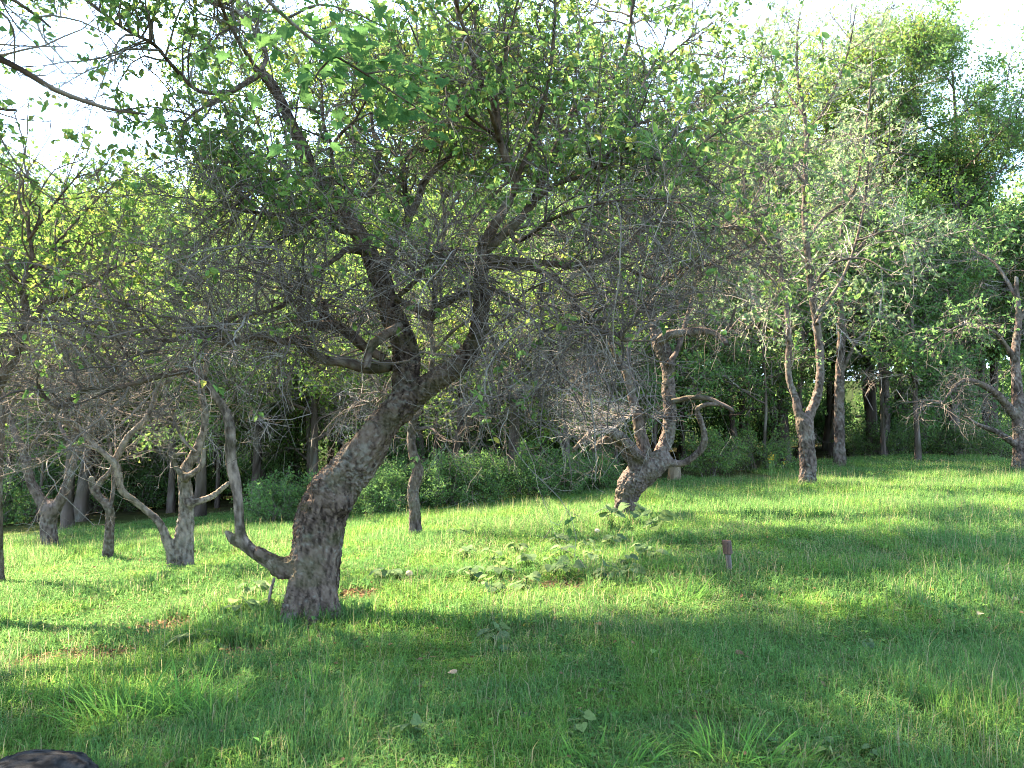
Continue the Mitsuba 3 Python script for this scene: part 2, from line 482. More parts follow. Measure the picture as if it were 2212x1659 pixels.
# ------------------------------------------------------------------ ground
def axis(fine_lo, fine_hi, step, far):
    a = np.arange(fine_lo, fine_hi + step / 2, step)
    g = step * np.cumsum(1.18 ** np.arange(1, 40))
    g = g[g < far]
    return np.concatenate([(fine_lo - g)[::-1], a, fine_hi + g])


gx, gy = axis(-14, 16, .14, 420), axis(1, 26, .14, 420)
X, Y = np.meshgrid(gx, gy, indexing='ij')
V = np.stack([X, Y, gz(X, Y)], -1).reshape(-1, 3)
i, j = np.meshgrid(np.arange(len(gx) - 1), np.arange(len(gy) - 1), indexing='ij')
q = np.stack([i * len(gy) + j, (i + 1) * len(gy) + j, (i + 1) * len(gy) + j + 1, i * len(gy) + j + 1], -1).reshape(-1, 4)
put('ground', (V, q), 'twig_mat', smooth=True, color=ground_color(V))
tag('ground', 'grassy orchard floor sloping up to the right with bare brown litter patches', 'ground', kind='structure')


hx, hy = np.linspace(-160, 160, 81), np.linspace(64, 240, 45)
X, Y = np.meshgrid(hx, hy, indexing='ij')
hz = gz(X, Y) - .5 + 9 * np.clip((Y - 64) / 60, 0, 1) ** .7 * (1 - np.clip((Y - 150) / 120, 0, 1)) + 3 * (meshkit.fbm(np.stack([X, Y, 0 * X], -1) * .06, 3) - .5)
i, j = np.meshgrid(np.arange(80), np.arange(44), indexing='ij')
q = np.stack([i * 45 + j, (i + 1) * 45 + j, (i + 1) * 45 + j + 1, i * 45 + j + 1], -1).reshape(-1, 4)
V = np.stack([X, Y, hz], -1).reshape(-1, 3)
put('hill', (V, q), 'twig_mat', smooth=True, color=lerp((.012, .018, .008), (.030, .042, .016), meshkit.fbm(V * .6, 4)))
tag('hill', 'wooded rise far behind the trees', 'hill', kind='structure')


# ------------------------------------------------------------------ grass: tiles of blades, copied over the clearing
def blades(n, rng, size, h, w, pal, lean=.5, r=None, one=False):
    p = np.stack([rng.uniform(-size / 2, size / 2, n), rng.uniform(-size / 2, size / 2, n), np.full(n, -.015)], 1)
    if r is not None:
        a = rng.uniform(0, 2 * np.pi, n)
        rr = r * np.sqrt(rng.random(n))
        p[:, 0], p[:, 1] = rr * np.cos(a), rr * np.sin(a)
    hh = rng.uniform(.5, 1.2, n)[:, None] * h
    a = rng.uniform(0, 2 * np.pi, n)
    out = np.stack([np.cos(a), np.sin(a), 0 * a], 1)
    if r is not None:
        out = unit(out * .5 + p * [1, 1, 0] / r)
        out[:, 2] = 0
    s = np.stack([-out[:, 1], out[:, 0], 0 * a], 1) * (rng.uniform(.6, 1.3, n) * w / 2)[:, None]
    b = rng.uniform(.15, 1, n)[:, None] * lean
    z = np.array([0, 0, 1.0])
    m = p + (out * b * .35 + z * .62) * hh
    t = p + (out * b * 1.1 + z * (1 - .35 * b)) * hh
    V = np.stack([p - s, p + s, m - s * .8, m + s * .8, t], 1)
    q = np.array([[0, 1, 3], [0, 3, 2], [2, 3, 4]])
    F = (q[None] + (np.arange(n) * 5)[:, None, None]).reshape(-1, 3)
    c = pal[rng.integers(0, len(pal), n)] * rng.uniform(.75, 1.25, (n, 1))
    if one:
        V = np.stack([p - s, p + s, (m + t) / 2 + (t - m) * .3], 1)
        return V.reshape(-1, 3), np.arange(n * 3).reshape(-1, 3), np.repeat(c, 3, 0)
    return V.reshape(-1, 3), F, np.repeat(c, 5, 0)


GRASS = np.array([[.080, .155, .045], [.09, .17, .05], [.07, .135, .045], [.10, .18, .055], [.085, .15, .06], [.12, .185, .05]] * 4 + [[.24, .22, .12], [.19, .19, .09], [.16, .13, .08]]) * [1.17, 1.32, 1.17]
rng = np.random.default_rng(11)
SZ = 0.5
for name, n, h, w in [('near', 1500, .14, .0045), ('mid', 760, .14, .0065), ('far', 620, .16, .012)]:
    for k, (tint, straw) in enumerate([((1, 1, 1), .03), ((.92, .93, .95), .03), ((1.12, 1.08, .85), .06), ((1.0, .95, .95), .11)]):
        v, f, c = blades(n, rng, SZ * 1.15, h, w, GRASS * tint, .95, one=name == 'far')
        m = n // 7 if name != 'far' else n // 14      # clover and other low leaves between the blades
        lp = np.stack([rng.uniform(-.27, .27, m), rng.uniform(-.27, .27, m), rng.uniform(.02, .07, m)], 1)
        v2, f2, c2 = leaves(lp, rng.normal(0, 1, (m, 3)) * [1, 1, .25], rng, .035 if name == 'near' else .05, wide=.8, colors=GRASS[:6] * tint, up=.8)
        m = int(n * straw * .5)                        # dry stalks and longer stems
        v3, f3, c3 = blades(m, rng, SZ, h * 1.7, w * .7, np.array([[.30, .26, .15], [.22, .21, .11], [.16, .22, .08]]), .8, one=name == 'far')
        vv, ff = join([(v, f), (v2, f2), (v3, f3)])
        scene[f'grass_tile_{name}_{k}'] = {'type': 'shapegroup', 'blades': mikit.ply((vv, ff), 'grass_mat', color=np.vstack([c, c2, c3]))}
    v, f, c = blades(n // 6, rng, SZ * 1.1, h * .7, w, GRASS, .9, one=name == 'far')
    scene[f'grass_tile_{name}_4'] = {'type': 'shapegroup', 'blades': mikit.ply((v, f), 'grass_mat', color=c)}


def patchiness(x, y):
    return max([0] + [1 - math.hypot((x - a) / rx, (y - b) / ry) for a, b, rx, ry in PATCH])


def copy(key, group, m):
    scene[key] = {'type': 'instance', 'group': {'type': 'ref', 'id': group}, 'to_world': T(np.asarray(m, float).tolist())}


ng = 0
tanx = math.tan(math.radians(FOV / 2))
for x in np.arange(-17, 20, SZ):
    for y in np.arange(2.0, 25, SZ):
        if abs(x) > y * tanx + 1.6 + .04 * y:
            continue
        edge = 20 + 1.5 * math.sin(x * .7) + (4.5 if x > 6 else 0)
        if y > edge:
            continue
        lod = 'near' if y < 7 else 'mid' if y < 12 else 'far'
        k = int(np.clip((meshkit.fbm(np.array([x * .55, y * .55, 7.0]), 2) - .22) * 7 + rng.normal(0, .7), 0, 3.99))
        if patchiness(x, y) > .15 or (y > edge - 1 and rng.random() < .4):
            k = 4
        e = .25
        z = gz(x, y)
        sx, sy = (gz(x + e, y) - gz(x - e, y)) / (2 * e), (gz(x, y + e) - gz(x, y - e)) / (2 * e)
        a = rng.integers(0, 4) * math.pi / 2
        s = float(np.clip(.25 + 1.1 * meshkit.noise(np.array([x * .8, y * .8, 2.0])) + .7 * meshkit.noise(np.array([x * 2.1, y * 2.1, 9.0])), .45, 1.9)) * (1.12 if x > 2 else .92)
        c_, s_ = math.cos(a), math.sin(a)
        R = np.array([[1, 0, 0], [0, 1, 0], [sx, sy, 1]]) @ np.array([[c_, -s_, 0], [s_, c_, 0], [0, 0, s]])
        M = np.eye(4)
        M[:3, :3] = R
        M[:3, 3] = [x, y, z]
        ng += 1
        copy(f'grass__{ng:04d}', f'grass_tile_{lod}_{k}', M)
tag('grass', 'uncut green meadow grass and clover covering the orchard floor', 'grass', kind='stuff')

# long tufts standing proud of the meadow
def tuft(n, rng, h, w, pal, r):
    a = rng.uniform(0, 2 * np.pi, n)
    rr = r * np.sqrt(rng.random(n))
    o = np.stack([rr * np.cos(a), rr * np.sin(a) * .7, 0 * a - .02], 1)
    L = h * rng.uniform(.45, 1.35, n)
    arch = rng.uniform(.03, .34, n)
    d = np.stack([np.cos(a), np.sin(a), 0 * a], 1) * rng.uniform(.1, .6, n)[:, None] + rng.normal(0, .15, (n, 3)) + [.12, 0, 1.0]
    side = unit(np.cross(d, rng.normal(size=(n, 3)))) * (w / 2 * rng.uniform(.6, 1.3, n))[:, None]
    flow = np.stack([np.cos(a) + .3, np.sin(a), 0 * a - .9], 1) * arch[:, None]
    P = grow(o, d, L, 5, .03, flow, rng)
    wd = np.array([.8, 1, .9, .7, .4, .05])
    V = np.stack([P - side[:, None] * wd[:, None], P + side[:, None] * wd[:, None]], 2).reshape(-1, 3)
    k = np.arange(5)[:, None] * 2
    q = np.hstack([k, k + 1, k + 3, k + 2])
    F = np.vstack([q[:, [0, 1, 2]], q[:, [0, 2, 3]]])
    F = (F[None] + (np.arange(n) * 12)[:, None, None]).reshape(-1, 3)
    return V, F, np.repeat(pal[rng.integers(0, len(pal), n)] * rng.uniform(.75, 1.25, (n, 1)), 12, 0)


TUFT = 1.2 * np.array([[.10, .22, .04], [.13, .25, .05], [.08, .18, .04]])
for u, v, h, n, lab in [(300, 1560, .42, 150, 'long bright grass tuft in the front left sun fleck'), (225, 1570, .36, 110, 'leftmost long grass tuft beside the dark boulder'),
                        (410, 1545, .40, 130, 'long grass tuft to the right of the bright front left tuft'), (480, 1555, .36, 110, 'long grass tuft rightmost of the front left sunlit clump'),
                        (715, 1505, .33, 80, 'arching grass tuft in shade below the big trunk'), (1480, 1300, .36, 120, 'dark grass tuft just left below the rusty stake'),
                        (1590, 1640, .26, 150, 'long arching grass tuft at the bottom right of centre'), (1310, 1655, .22, 90, 'grass tuft at the bottom edge right of centre'),
                        (1690, 1655, .2, 90, 'grass tuft at the bottom edge in the right sun fleck'), (2080, 1280, .3, 120, 'coarse grass tuft in the right shade')]:
    p = gpt(u, v)
    v_, f_, c_ = tuft(int(n * 1.3), rng, h * .82, .0085, TUFT, .19)
    key = new('grass_tuft')
    put(key, (v_ + [p[0], p[1], gz(p[0], p[1])], f_), 'grass_mat', color=c_)
    tag(key, lab, 'grass tuft', 'long grass tufts')

# fallen leaves and bits on the bare patches
rng = np.random.default_rng(14)
lp = []
for x, y, rx, ry in PATCH:
    m = int(2600 * rx * ry)
    lp.append(np.stack([x + rx * rng.normal(0, .55, m), y + ry * rng.normal(0, .55, m), np.zeros(m)], 1))
lp.append(np.stack([rng.uniform(-6, 8, 1000), rng.uniform(2.5, 13, 1000), np.zeros(1000)], 1))
lp = np.vstack(lp)
lp[:, 2] = gz(lp[:, 0], lp[:, 1]) + rng.uniform(.01, .05, len(lp)) + np.where(np.arange(len(lp)) >= len(lp) - 1000, .035, 0)
v, f, c = leaves(lp, rng.normal(0, 1, (len(lp), 3)) * [1, 1, .3], rng, .045, wide=.6, colors=np.array([[.17, .10, .055], [.24, .155, .09], [.13, .08, .045], [.26, .19, .11]]), up=.7)
put('leaf_litter', (v, f), 'leaf_mat', color=c)
tag('leaf_litter', 'reddish brown dead leaves lying on the bare patches left of the big trunk', 'leaf litter', kind='stuff')

# ------------------------------------------------------------------ the leaning old apple tree in front
t = 'old_apple_tree'
tag(t, 'big leaning old apple tree with thick gnarled trunk and wide tangled crown in front', 'tree')
Y0 = 7.6
A = chain([(675, 1352, 108), (678, 1300, 94), (682, 1240, 98), (686, 1160, 106), (704, 1090, 104), (738, 1040, 94), (786, 983, 82), (836, 907, 64), (870, 874, 57), (905, 848, 51), (955, 812, 46), (1000, 778, 43), (1026, 738, 40), (1037, 680, 34), (1040, 640, 32), (1040, 602, 31), (1046, 519, 27)], Y0, (0, .2))
B = chain([(866, 890, 44), (878, 800, 58), (870, 736, 52), (842, 669, 47), (824, 605, 43), (800, 552, 40), (772, 502, 37), (740, 460, 35), (718, 425, 34), (690, 390, 31), (668, 355, 27), (650, 310, 27), (630, 270, 25), (605, 215, 22), (580, 170, 18), (553, 150, 14)], Y0 + .1, (0.05, .7))
knob = chain([(655, 1215, 40), (612, 1228, 46), (590, 1215, 34), (560, 1196, 28)], Y0, (-.02, -.12))
ridge = chain([(655, 1340, 36), (660, 1200, 38), (688, 1090, 34), (748, 1000, 34), (800, 920, 26)], Y0 - .12, (0, 0))
flare1 = chain([(640, 1360, 30), (648, 1310, 26), (660, 1230, 24), (668, 1150, 20)], Y0 - .14, (-.05, .02))
flare2 = chain([(715, 1352, 34), (708, 1300, 26), (712, 1220, 26), (722, 1130, 24)], Y0 - .1, (-.05, .02))
lump1 = chain([(772, 1010, 34), (795, 972, 40), (818, 938, 30)], Y0 - .08, (0, 0))
burl = chain([(735, 1090, 50), (700, 1050, 52)], Y0 - .10, (0, 0))
put(t + '__trunk', skin([spline(A, .06), spline(B, .06), spline(knob, .05), spline(ridge, .06), spline(burl, .05), *[spline(np.array([[-1.80 + .18 * math.cos(q), 7.58 + .18 * math.sin(q), .36, .06], [-1.80 + .26 * math.cos(q), 7.58 + .26 * math.sin(q), .13, .075], [-1.80 + l * math.cos(q), 7.58 + l * math.sin(q), -.03, .045]]), .05) for q, l in [(-1.9, .36), (-1.2, .40), (-.4, .42), (.9, .42), (1.9, .42)]], spline(flare1, .05), spline(flare2, .05), spline(lump1, .05)], .013, .07, .058, .042), 'bark_mat', smooth=True)
K = chain([(585, 1215, 30), (545, 1190, 27), (522, 1160, 24), (517, 1120, 20), (512, 1060, 23), (500, 1000, 24), (497, 930, 22), (488, 890, 20), (465, 855, 17), (448, 830, 15), (430, 805, 14), (417, 799, 12)], Y0, (-.1, -.2))
stub = chain([(530, 1178, 22), (505, 1165, 22), (490, 1150, 10)], Y0 - .1)
hang = chain([(592, 1250, 8), (584, 1280, 9), (580, 1305, 4)], Y0 - .1)
put(t + '__dead_limb', skin([spline(K, .05), spline(stub, .04), spline(hang, .03)], .013, .03, .030, .034, 4), 'dead_wood_mat', smooth=True)
tag(t + '__dead_limb', 'bare grey dead limb curving up from the trunk foot')
LIMBS = [
    ([(423, 797, 12), (333, 816, 12), (253, 838, 12), (180, 845, 12), (133, 878, 11), (107, 870, 9), (90, 846, 7), (83, 830, 4)], -.2, -.5),
    ([(1046, 530, 30), (1075, 475, 24), (1113, 403, 18), (1096, 350, 18), (1079, 300, 17), (1073, 250, 16), (1066, 193, 15), (1076, 157, 13), (1096, 107, 10), (1089, 60, 6), (1100, 0, 4)], .2, -.4),
    ([(1046, 540, 26), (1105, 490, 22), (1149, 440, 20), (1175, 383, 19), (1199, 327, 18), (1215, 290, 16), (1239, 240, 14), (1282, 200, 12), (1315, 173, 11), (1342, 143, 10), (1359, 83, 8), (1365, 0, 5)], .2, .9),
    ([(1149, 440, 12), (1199, 400, 11), (1265, 377, 11), (1299, 353, 11), (1332, 317, 9), (1382, 333, 8), (1465, 357, 7), (1532, 393, 6), (1565, 420, 3)], .3, -.9),
    ([(1046, 560, 20), (1150, 566, 16), (1260, 572, 14), (1349, 540, 13), (1382, 500, 13), (1405, 480, 12), (1465, 473, 10), (1482, 493, 9), (1565, 493, 8), (1665, 500, 4)], .2, 1.3),
    ([(1044, 575, 14), (1099, 579, 12), (1159, 582, 12), (1219, 619, 12), (1249, 669, 11), (1292, 712, 9), (1332, 722, 8), (1352, 736, 7), (1415, 736, 3)], .2, -1.0),
    ([(1320, 560, 9), (1399, 599, 8), (1465, 596, 8), (1515, 576, 7), (1599, 561, 4), (1690, 555, 2)], .9, 1.6),
    ([(563, 160, 13), (500, 198, 11), (457, 223, 9), (410, 253, 6), (380, 300, 3)], .65, .2),
    ([(500, 198, 9), (430, 197, 9), (377, 147, 9), (333, 97, 8), (277, 67, 7), (227, 33, 6), (187, 0, 4)], .55, -.3),
    ([(563, 157, 10), (573, 110, 9), (520, 33, 7), (467, 10, 6), (433, -10, 4)], .7, 1.5),
    ([(703, 440, 12), (663, 457, 13), (600, 463, 9), (493, 447, 7), (460, 400, 4), (440, 340, 2)], .4, -.5),
    ([(663, 457, 11), (668, 420, 9), (640, 385, 7), (570, 400, 6), (480, 470, 4), (430, 560, 2)], .4, -1.1),
    ([(716, 400, 10), (716, 317, 8), (700, 270, 7), (696, 200, 5), (690, 130, 3)], .55, .2),
    ([(716, 317, 7), (740, 285, 7), (766, 260, 6), (800, 200, 3)], .5, -.1),
    ([(700, 395, 14), (733, 393, 13), (756, 413, 13), (800, 420, 12), (812, 380, 12), (816, 350, 12), (819, 310, 12), (806, 283, 9), (800, 220, 6), (790, 150, 3)], .6, 1.4),
    ([(830, 600, 18), (845, 540, 16), (880, 480, 15), (876, 427, 13), (873, 367, 11), (876, 340, 10), (899, 323, 10), (963, 327, 8), (1016, 290, 6), (1083, 280, 3)], .4, 1.6),
    ([(876, 480, 17), (903, 433, 17), (916, 393, 15), (949, 357, 13), (983, 325, 9), (990, 280, 6), (1000, 200, 4), (985, 110, 2)], .6, .8),
    ([(846, 789, 26), (799, 796, 24), (743, 782, 22), (696, 776, 22), (659, 752, 22), (639, 732, 20), (613, 739, 18), (566, 726, 17), (516, 736, 15), (493, 743, 14), (440, 723, 12), (423, 730, 9), (357, 736, 7), (317, 720, 6), (293, 676, 5), (267, 656, 4), (200, 640, 2)], .25, -1.0),
    ([(830, 775, 22), (783, 746, 22), (743, 712, 24), (703, 689, 24), (696, 656, 17)], .2, .1),
    ([(743, 716, 18), (716, 702, 18), (669, 699, 18), (653, 679, 16), (646, 646, 12)], -.05, -.2),
    ([(866, 702, 18), (829, 726, 20), (799, 752, 24), (793, 792, 15)], -.1, -.4),
    ([(790, 546, 16), (749, 539, 13), (729, 556, 12), (689, 582, 12), (649, 606, 11), (629, 629, 11), (613, 659, 10), (559, 676, 9), (516, 682, 8), (460, 706, 6), (400, 715, 3)], .2, -.9),
    ([(855, 646, 18), (899, 666, 18), (933, 686, 17), (943, 669, 17), (983, 642, 16), (1009, 636, 15), (1049, 649, 14), (1063, 632, 10)], 0, -.15),
    ([(1040, 680, 10), (1063, 729, 8), (1076, 769, 7), (1079, 819, 6), (1076, 869, 4), (1072, 910, 2)], -.1, -.5),
    ([(1040, 620, 12), (1100, 640, 9), (1150, 690, 7), (1190, 760, 5), (1215, 840, 3)], .1, -.6),
    ([(860, 640, 12), (905, 600, 9), (925, 560, 8), (950, 540, 6), (1010, 540, 4)], 0, -.7),
    ([(1100, 490, 12), (1120, 520, 10), (1200, 470, 8), (1290, 440, 6), (1400, 430, 4), (1480, 440, 2)], .3, -1.6),
    ([(780, 500, 12), (740, 500, 10), (690, 470, 8), (640, 500, 6), (560, 540, 4), (520, 600, 2)], .2, -1.3),
    ([(1215, 290, 10), (1260, 280, 9), (1330, 285, 7), (1420, 250, 5), (1500, 200, 3)], .6, .9),
    ([(1239, 240, 8), (1310, 215, 7), (1400, 160, 6), (1480, 90, 4), (1540, 50, 2)], .7, 1.6),
    ([(1079, 300, 8), (1000, 240, 7), (930, 150, 5), (880, 40, 3)], .1, -.9),
    ([(1096, 350, 12), (1040, 180, 10), (980, -20, 7), (950, -250, 4)], .2, -2.4),
    ([(590, 200, 11), (500, 60, 8), (430, -120, 6), (380, -300, 3)], .5, -1.6),
    ([(1113, 403, 11), (1180, 200, 9), (1200, -30, 6), (1180, -260, 3)], .2, -1.0),
]
limbs = limbs_of(t, [chain(px, Y0, (a, b)) for px, a, b in LIMBS], .035, 10, 'bark_mat', .34)
rng = np.random.default_rng(21)


def main_leaf(p):
    hi = ss(3.05, 4.1, p[:, 2] + .35 * (meshkit.noise(p * 1.1, 3) - .5))
    right = ss(2.2, 3.6, p[:, 0]) * ss(2.0, 3.0, p[:, 2]) * .6
    clump = ss(.36, .62, meshkit.noise(p * 1.7, 9) * .6 + .4 * meshkit.noise(p * 4, 2))
    return np.clip(np.maximum(hi * .95, right) * (.12 + .80 * clump) * (1 - gap(p)) + .02, 0, 1)


twiggery(t, limbs, rng, per_m=12, L1=(.45, 1.5), L2=(.15, .55), n2=10, n3=2.6, leaf_p=main_leaf, leaf_size=.07, leaf_n=4, tri=4, colors=APPLE_LEAF, wig=.22, rise=.3)


# the tangle of bare drooping twigs under the leaves
low = [C for C in limbs if len(C) > 14 and np.median(C[:, 2]) < 4.0]
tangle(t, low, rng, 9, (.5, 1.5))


def apple(key, p, r, mat):
    a = np.linspace(0, np.pi, 9)
    prof = np.stack([r * np.sin(a) * (1 + .06 * np.cos(a)), -r * .92 * np.cos(a) - .22 * r * np.exp(-(np.sin(a) / .35) ** 2) * np.sign(-np.cos(a))], 1)
    prof[0, 0] = prof[-1, 0] = 1e-4
    ang = np.arange(12) * 2 * np.pi / 12
    V = np.stack([prof[:, None, 0] * np.cos(ang), prof[:, None, 0] * np.sin(ang), prof[:, None, 1] + 0 * ang], -1).reshape(-1, 3) + p
    i, j = np.meshgrid(np.arange(8), np.arange(12), indexing='ij')
    q = np.stack([i * 12 + j, i * 12 + (j + 1) % 12, (i + 1) * 12 + (j + 1) % 12, (i + 1) * 12 + j], -1).reshape(-1, 4)
    put(key, (V, q), mat, smooth=True)


for u, v, Y in [(985, 748, 7.4), (1623, 598, 8.6), (1656, 611, 8.7), (1372, 282, 8.2), (1493, 432, 7.8), (1365, 408, 7.5), (1335, 245, 8.4), (1563, 718, 8.2), (1610, 607, 8.6), (1290, 128, 8.3), (1240, 258, 8.2), (1355, 397, 7.2)]:
    apple(new(t + '__apple'), at(u, v, Y), .032, 'apple_mat')

# ------------------------------------------------------------------ other orchard trees
def orchard_tree(name, label, Y, trunk, limbs_px, seed, h=.03, k=.06, mat='far_bark_mat', leaf=None, leaf_size=.075, colors=GREY_LEAF, sides=7, trunk_dy=None, **kw):
    tag(name, label, 'tree')
    ch = [spline(chain(px, Y, trunk_dy[i] if trunk_dy else (0, 0)), .09) for i, px in enumerate(trunk)]
    put(name + '__trunk', skin(ch, h, k, .034, .038, seed), mat, smooth=True)
    lb = limbs_of(name, [chain(px, Y, (a, b)) for px, a, b in limbs_px], .06, sides, mat, .34, seed=seed)
    rng = np.random.default_rng(seed)
    if kw.get('bare'):
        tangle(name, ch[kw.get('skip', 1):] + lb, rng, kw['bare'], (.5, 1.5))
    kw.pop('bare', 0)
    kw = {**dict(per_m=6, n2=8, n3=2, leaf_n=4), **kw}
    twiggery(name, ch[kw.pop('skip', 1):] + lb, rng, leaf_p=leaf, leaf_size=leaf_size, colors=colors, **kw)
    return lb


# twisted tree
orchard_tree('twisted_apple_tree', 'twisted apple tree with swollen bent trunk and curled sawn limbs in the sunny grass', 14.0,
             [[(1350, 1120, 58), (1352, 1095, 48), (1356, 1068, 52), (1372, 1036, 60), (1393, 1017, 62), (1417, 1004, 48), (1434, 994, 34)],
              [(1420, 1000, 34), (1428, 975, 30), (1441, 945, 29), (1447, 897, 29), (1444, 844, 28), (1444, 804, 28), (1436, 765, 34), (1425, 742, 34), (1412, 702, 20), (1405, 660, 16), (1400, 600, 12)],
              [(1395, 1010, 36), (1392, 972, 27), (1383, 932, 26), (1377, 897, 24), (1367, 865, 20), (1360, 836, 18), (1352, 802, 15), (1332, 769, 14), (1319, 736, 12), (1310, 690, 8)],
              [(1400, 1005, 24), (1372, 977, 24), (1345, 948, 24), (1313, 929, 21), (1281, 918, 14)],
              [(1372, 1020, 20), (1362, 994, 20), (1345, 972, 16), (1329, 955, 14), (1308, 948, 13)],
              [(1436, 1000, 20), (1473, 1001, 16), (1500, 985, 16), (1519, 964, 16), (1521, 934, 13), (1511, 902, 12), (1505, 884, 11), (1527, 873, 10), (1555, 874, 8)]],
             [([(1452, 868, 12), (1487, 860, 11), (1524, 860, 10), (1553, 870, 10), (1583, 886, 8)], -.1, -.5),
              ([(1425, 738, 22), (1449, 722, 22), (1499, 716, 20), (1532, 716, 15), (1559, 729, 12), (1569, 742, 10)], -.1, -.7),
              ([(1559, 729, 9), (1579, 696, 8), (1590, 660, 4)], -.6, -.9), ([(1444, 790, 14), (1465, 752, 12), (1480, 700, 9), (1500, 620, 6), (1510, 540, 3)], 0, .6),
              ([(1287, 925, 13), (1257, 953, 12), (1239, 972, 9)], -.2, -.5), ([(1310, 946, 13), (1298, 955, 14), (1285, 970, 13)], -.1, -.3),
              ([(1410, 690, 10), (1350, 640, 8), (1290, 620, 5), (1240, 640, 3)], .1, .9), ([(1405, 660, 10), (1450, 600, 8), (1520, 570, 5), (1590, 590, 3)], .1, -.9),
              ([(1352, 802, 8), (1300, 770, 7), (1250, 780, 5), (1210, 830, 3)], 0, -.9), ([(1440, 900, 8), (1405, 900, 9), (1390, 885, 7)], .1, -.2),
              ([(1405, 660, 10), (1380, 500, 9), (1330, 350, 7), (1300, 220, 4), (1290, 140, 2)], .5, .9), ([(1400, 600, 10), (1450, 430, 9), (1520, 300, 7), (1560, 180, 4), (1570, 110, 2)], .5, 1.6), ([(1450, 430, 8), (1400, 280, 6), (1420, 140, 3)], .8, 2.2), ([(1450, 540, 8), (1560, 430, 7), (1680, 350, 4), (1740, 330, 2)], .6, 1.2), ([(1520, 300, 7), (1620, 240, 5), (1700, 220, 2)], 1.0, 2.4), ([(1400, 600, 9), (1370, 500, 8), (1320, 420, 6), (1260, 380, 3)], .5, -.2), ([(1400, 600, 9), (1440, 480, 8), (1500, 400, 5), (1570, 360, 2)], .5, 1.2), ([(1412, 700, 9), (1480, 640, 8), (1580, 520, 6), (1660, 470, 3)], .2, .2), ([(1310, 690, 8), (1270, 580, 7), (1200, 500, 5), (1130, 470, 2)], .2, .4)],
             31, bare=5, trunk_dy=[(0, 0), (0, .5), (0, .2), (-.1, -.5), (-.1, -.2), (0, -.4)], h=.022, mat='far_bark_mat', skip=6, per_m=4,
             leaf=lambda p: .75 * ss(3.0, 4.6, p[:, 2]), lo=.3, L1=(.5, 1.7), leaf_n=7)
t = 'twisted_apple_tree'
rng = np.random.default_rng(5)
px0 = [at(1385 - 6 * k, 880 + 5 * k, 13.4) for k in range(12)]
b = grow(np.array(px0 * 2), np.tile([-1.0, -.1, .12], (24, 1)) + rng.normal(0, .22, (24, 3)), rng.uniform(.5, 1.25, 24), 9, .16, np.array([0, 0, .015]), rng)
r = np.full((24, 1), .0065) * np.linspace(1, .4, 10)
p, d, _ = offshoots(b, r, 260, rng, spread=.8, forward=.7)
b2 = grow(p, d, rng.uniform(.10, .4, 260), 4, .2, np.array([0, 0, .02]), rng)
r2 = np.full((260, 1), .0036) * np.linspace(1, .5, 5)
put(t + '__dead_brush', join([tubes(b, r, 4), tubes(b2, r2, 3)]), 'twig_mat', color=np.vstack([twig_colors(24, 40, rng, PALE_TWIG), twig_colors(260, 15, rng, PALE_TWIG)]))
tag(t + '__dead_brush', 'fan of pale bare dead twigs', kind='stuff')

# forked tree on the right
orchard_tree('forked_tree', 'tall forked tree with reddish grey trunk standing right of the twisted apple tree', 17.0,
             [[(1743, 1062, 46), (1744, 1035, 37), (1745, 1004, 34), (1742, 950, 33), (1738, 915, 34)],
              [(1735, 925, 22), (1726, 897, 19), (1718, 857, 16), (1707, 830, 15), (1702, 790, 14), (1705, 737, 13), (1700, 680, 11), (1690, 600, 9), (1680, 500, 6), (1672, 400, 4)],
              [(1740, 925, 24), (1750, 892, 21), (1763, 862, 20), (1771, 817, 18), (1771, 764, 17), (1762, 686, 16), (1752, 629, 15), (1742, 519, 14), (1738, 452, 13), (1742, 300, 11), (1732, 217, 9), (1722, 150, 7), (1724, 60, 5), (1740, -20, 3)]],
             [([(1765, 700, 9), (1785, 656, 9), (1820, 600, 7), (1850, 520, 6), (1870, 420, 5), (1880, 300, 3)], 0, .6), ([(1742, 519, 8), (1780, 470, 7), (1840, 420, 6), (1860, 350, 5), (1880, 200, 4), (1885, 80, 2)], .2, .9),
              ([(1740, 400, 7), (1700, 340, 6), (1680, 250, 5), (1650, 120, 3)], 0, -.8), ([(1738, 330, 6), (1720, 320, 6), (1705, 330, 5), (1700, 360, 3)], 0, -.5), ([(1735, 250, 6), (1690, 180, 5), (1640, 60, 3)], .1, 1.0),
              ([(1742, 300, 6), (1790, 220, 5), (1830, 120, 4), (1850, 10, 2)], 0, -.8), ([(1860, 350, 5), (1930, 330, 4), (1990, 340, 3)], .4, .2), ([(1850, 520, 5), (1930, 500, 4), (2000, 540, 2)], .3, -.5),
              ([(1705, 737, 7), (1660, 690, 6), (1610, 680, 5), (1570, 720, 3)], 0, -.8), ([(1690, 600, 6), (1640, 520, 5), (1580, 480, 3)], 0, .7), ([(1752, 629, 7), (1800, 570, 6), (1870, 560, 4), (1930, 600, 2)], 0, -1.2)],
             41, trunk_dy=[(0, 0), (0, .2), (0, .4)], h=.03, per_m=6, L1=(.6, 1.8), n2=8, n3=1.6, leaf=lambda p: .75 * ss(1.9, 4.0, p[:, 2]) * ss(.25, .6, meshkit.noise(p * .9, 4)), leaf_size=.085, colors=GREY_LEAF, leaf_n=4, pal=np.vstack([TWIG, PALE_TWIG]), rise=.4, lo=.2)

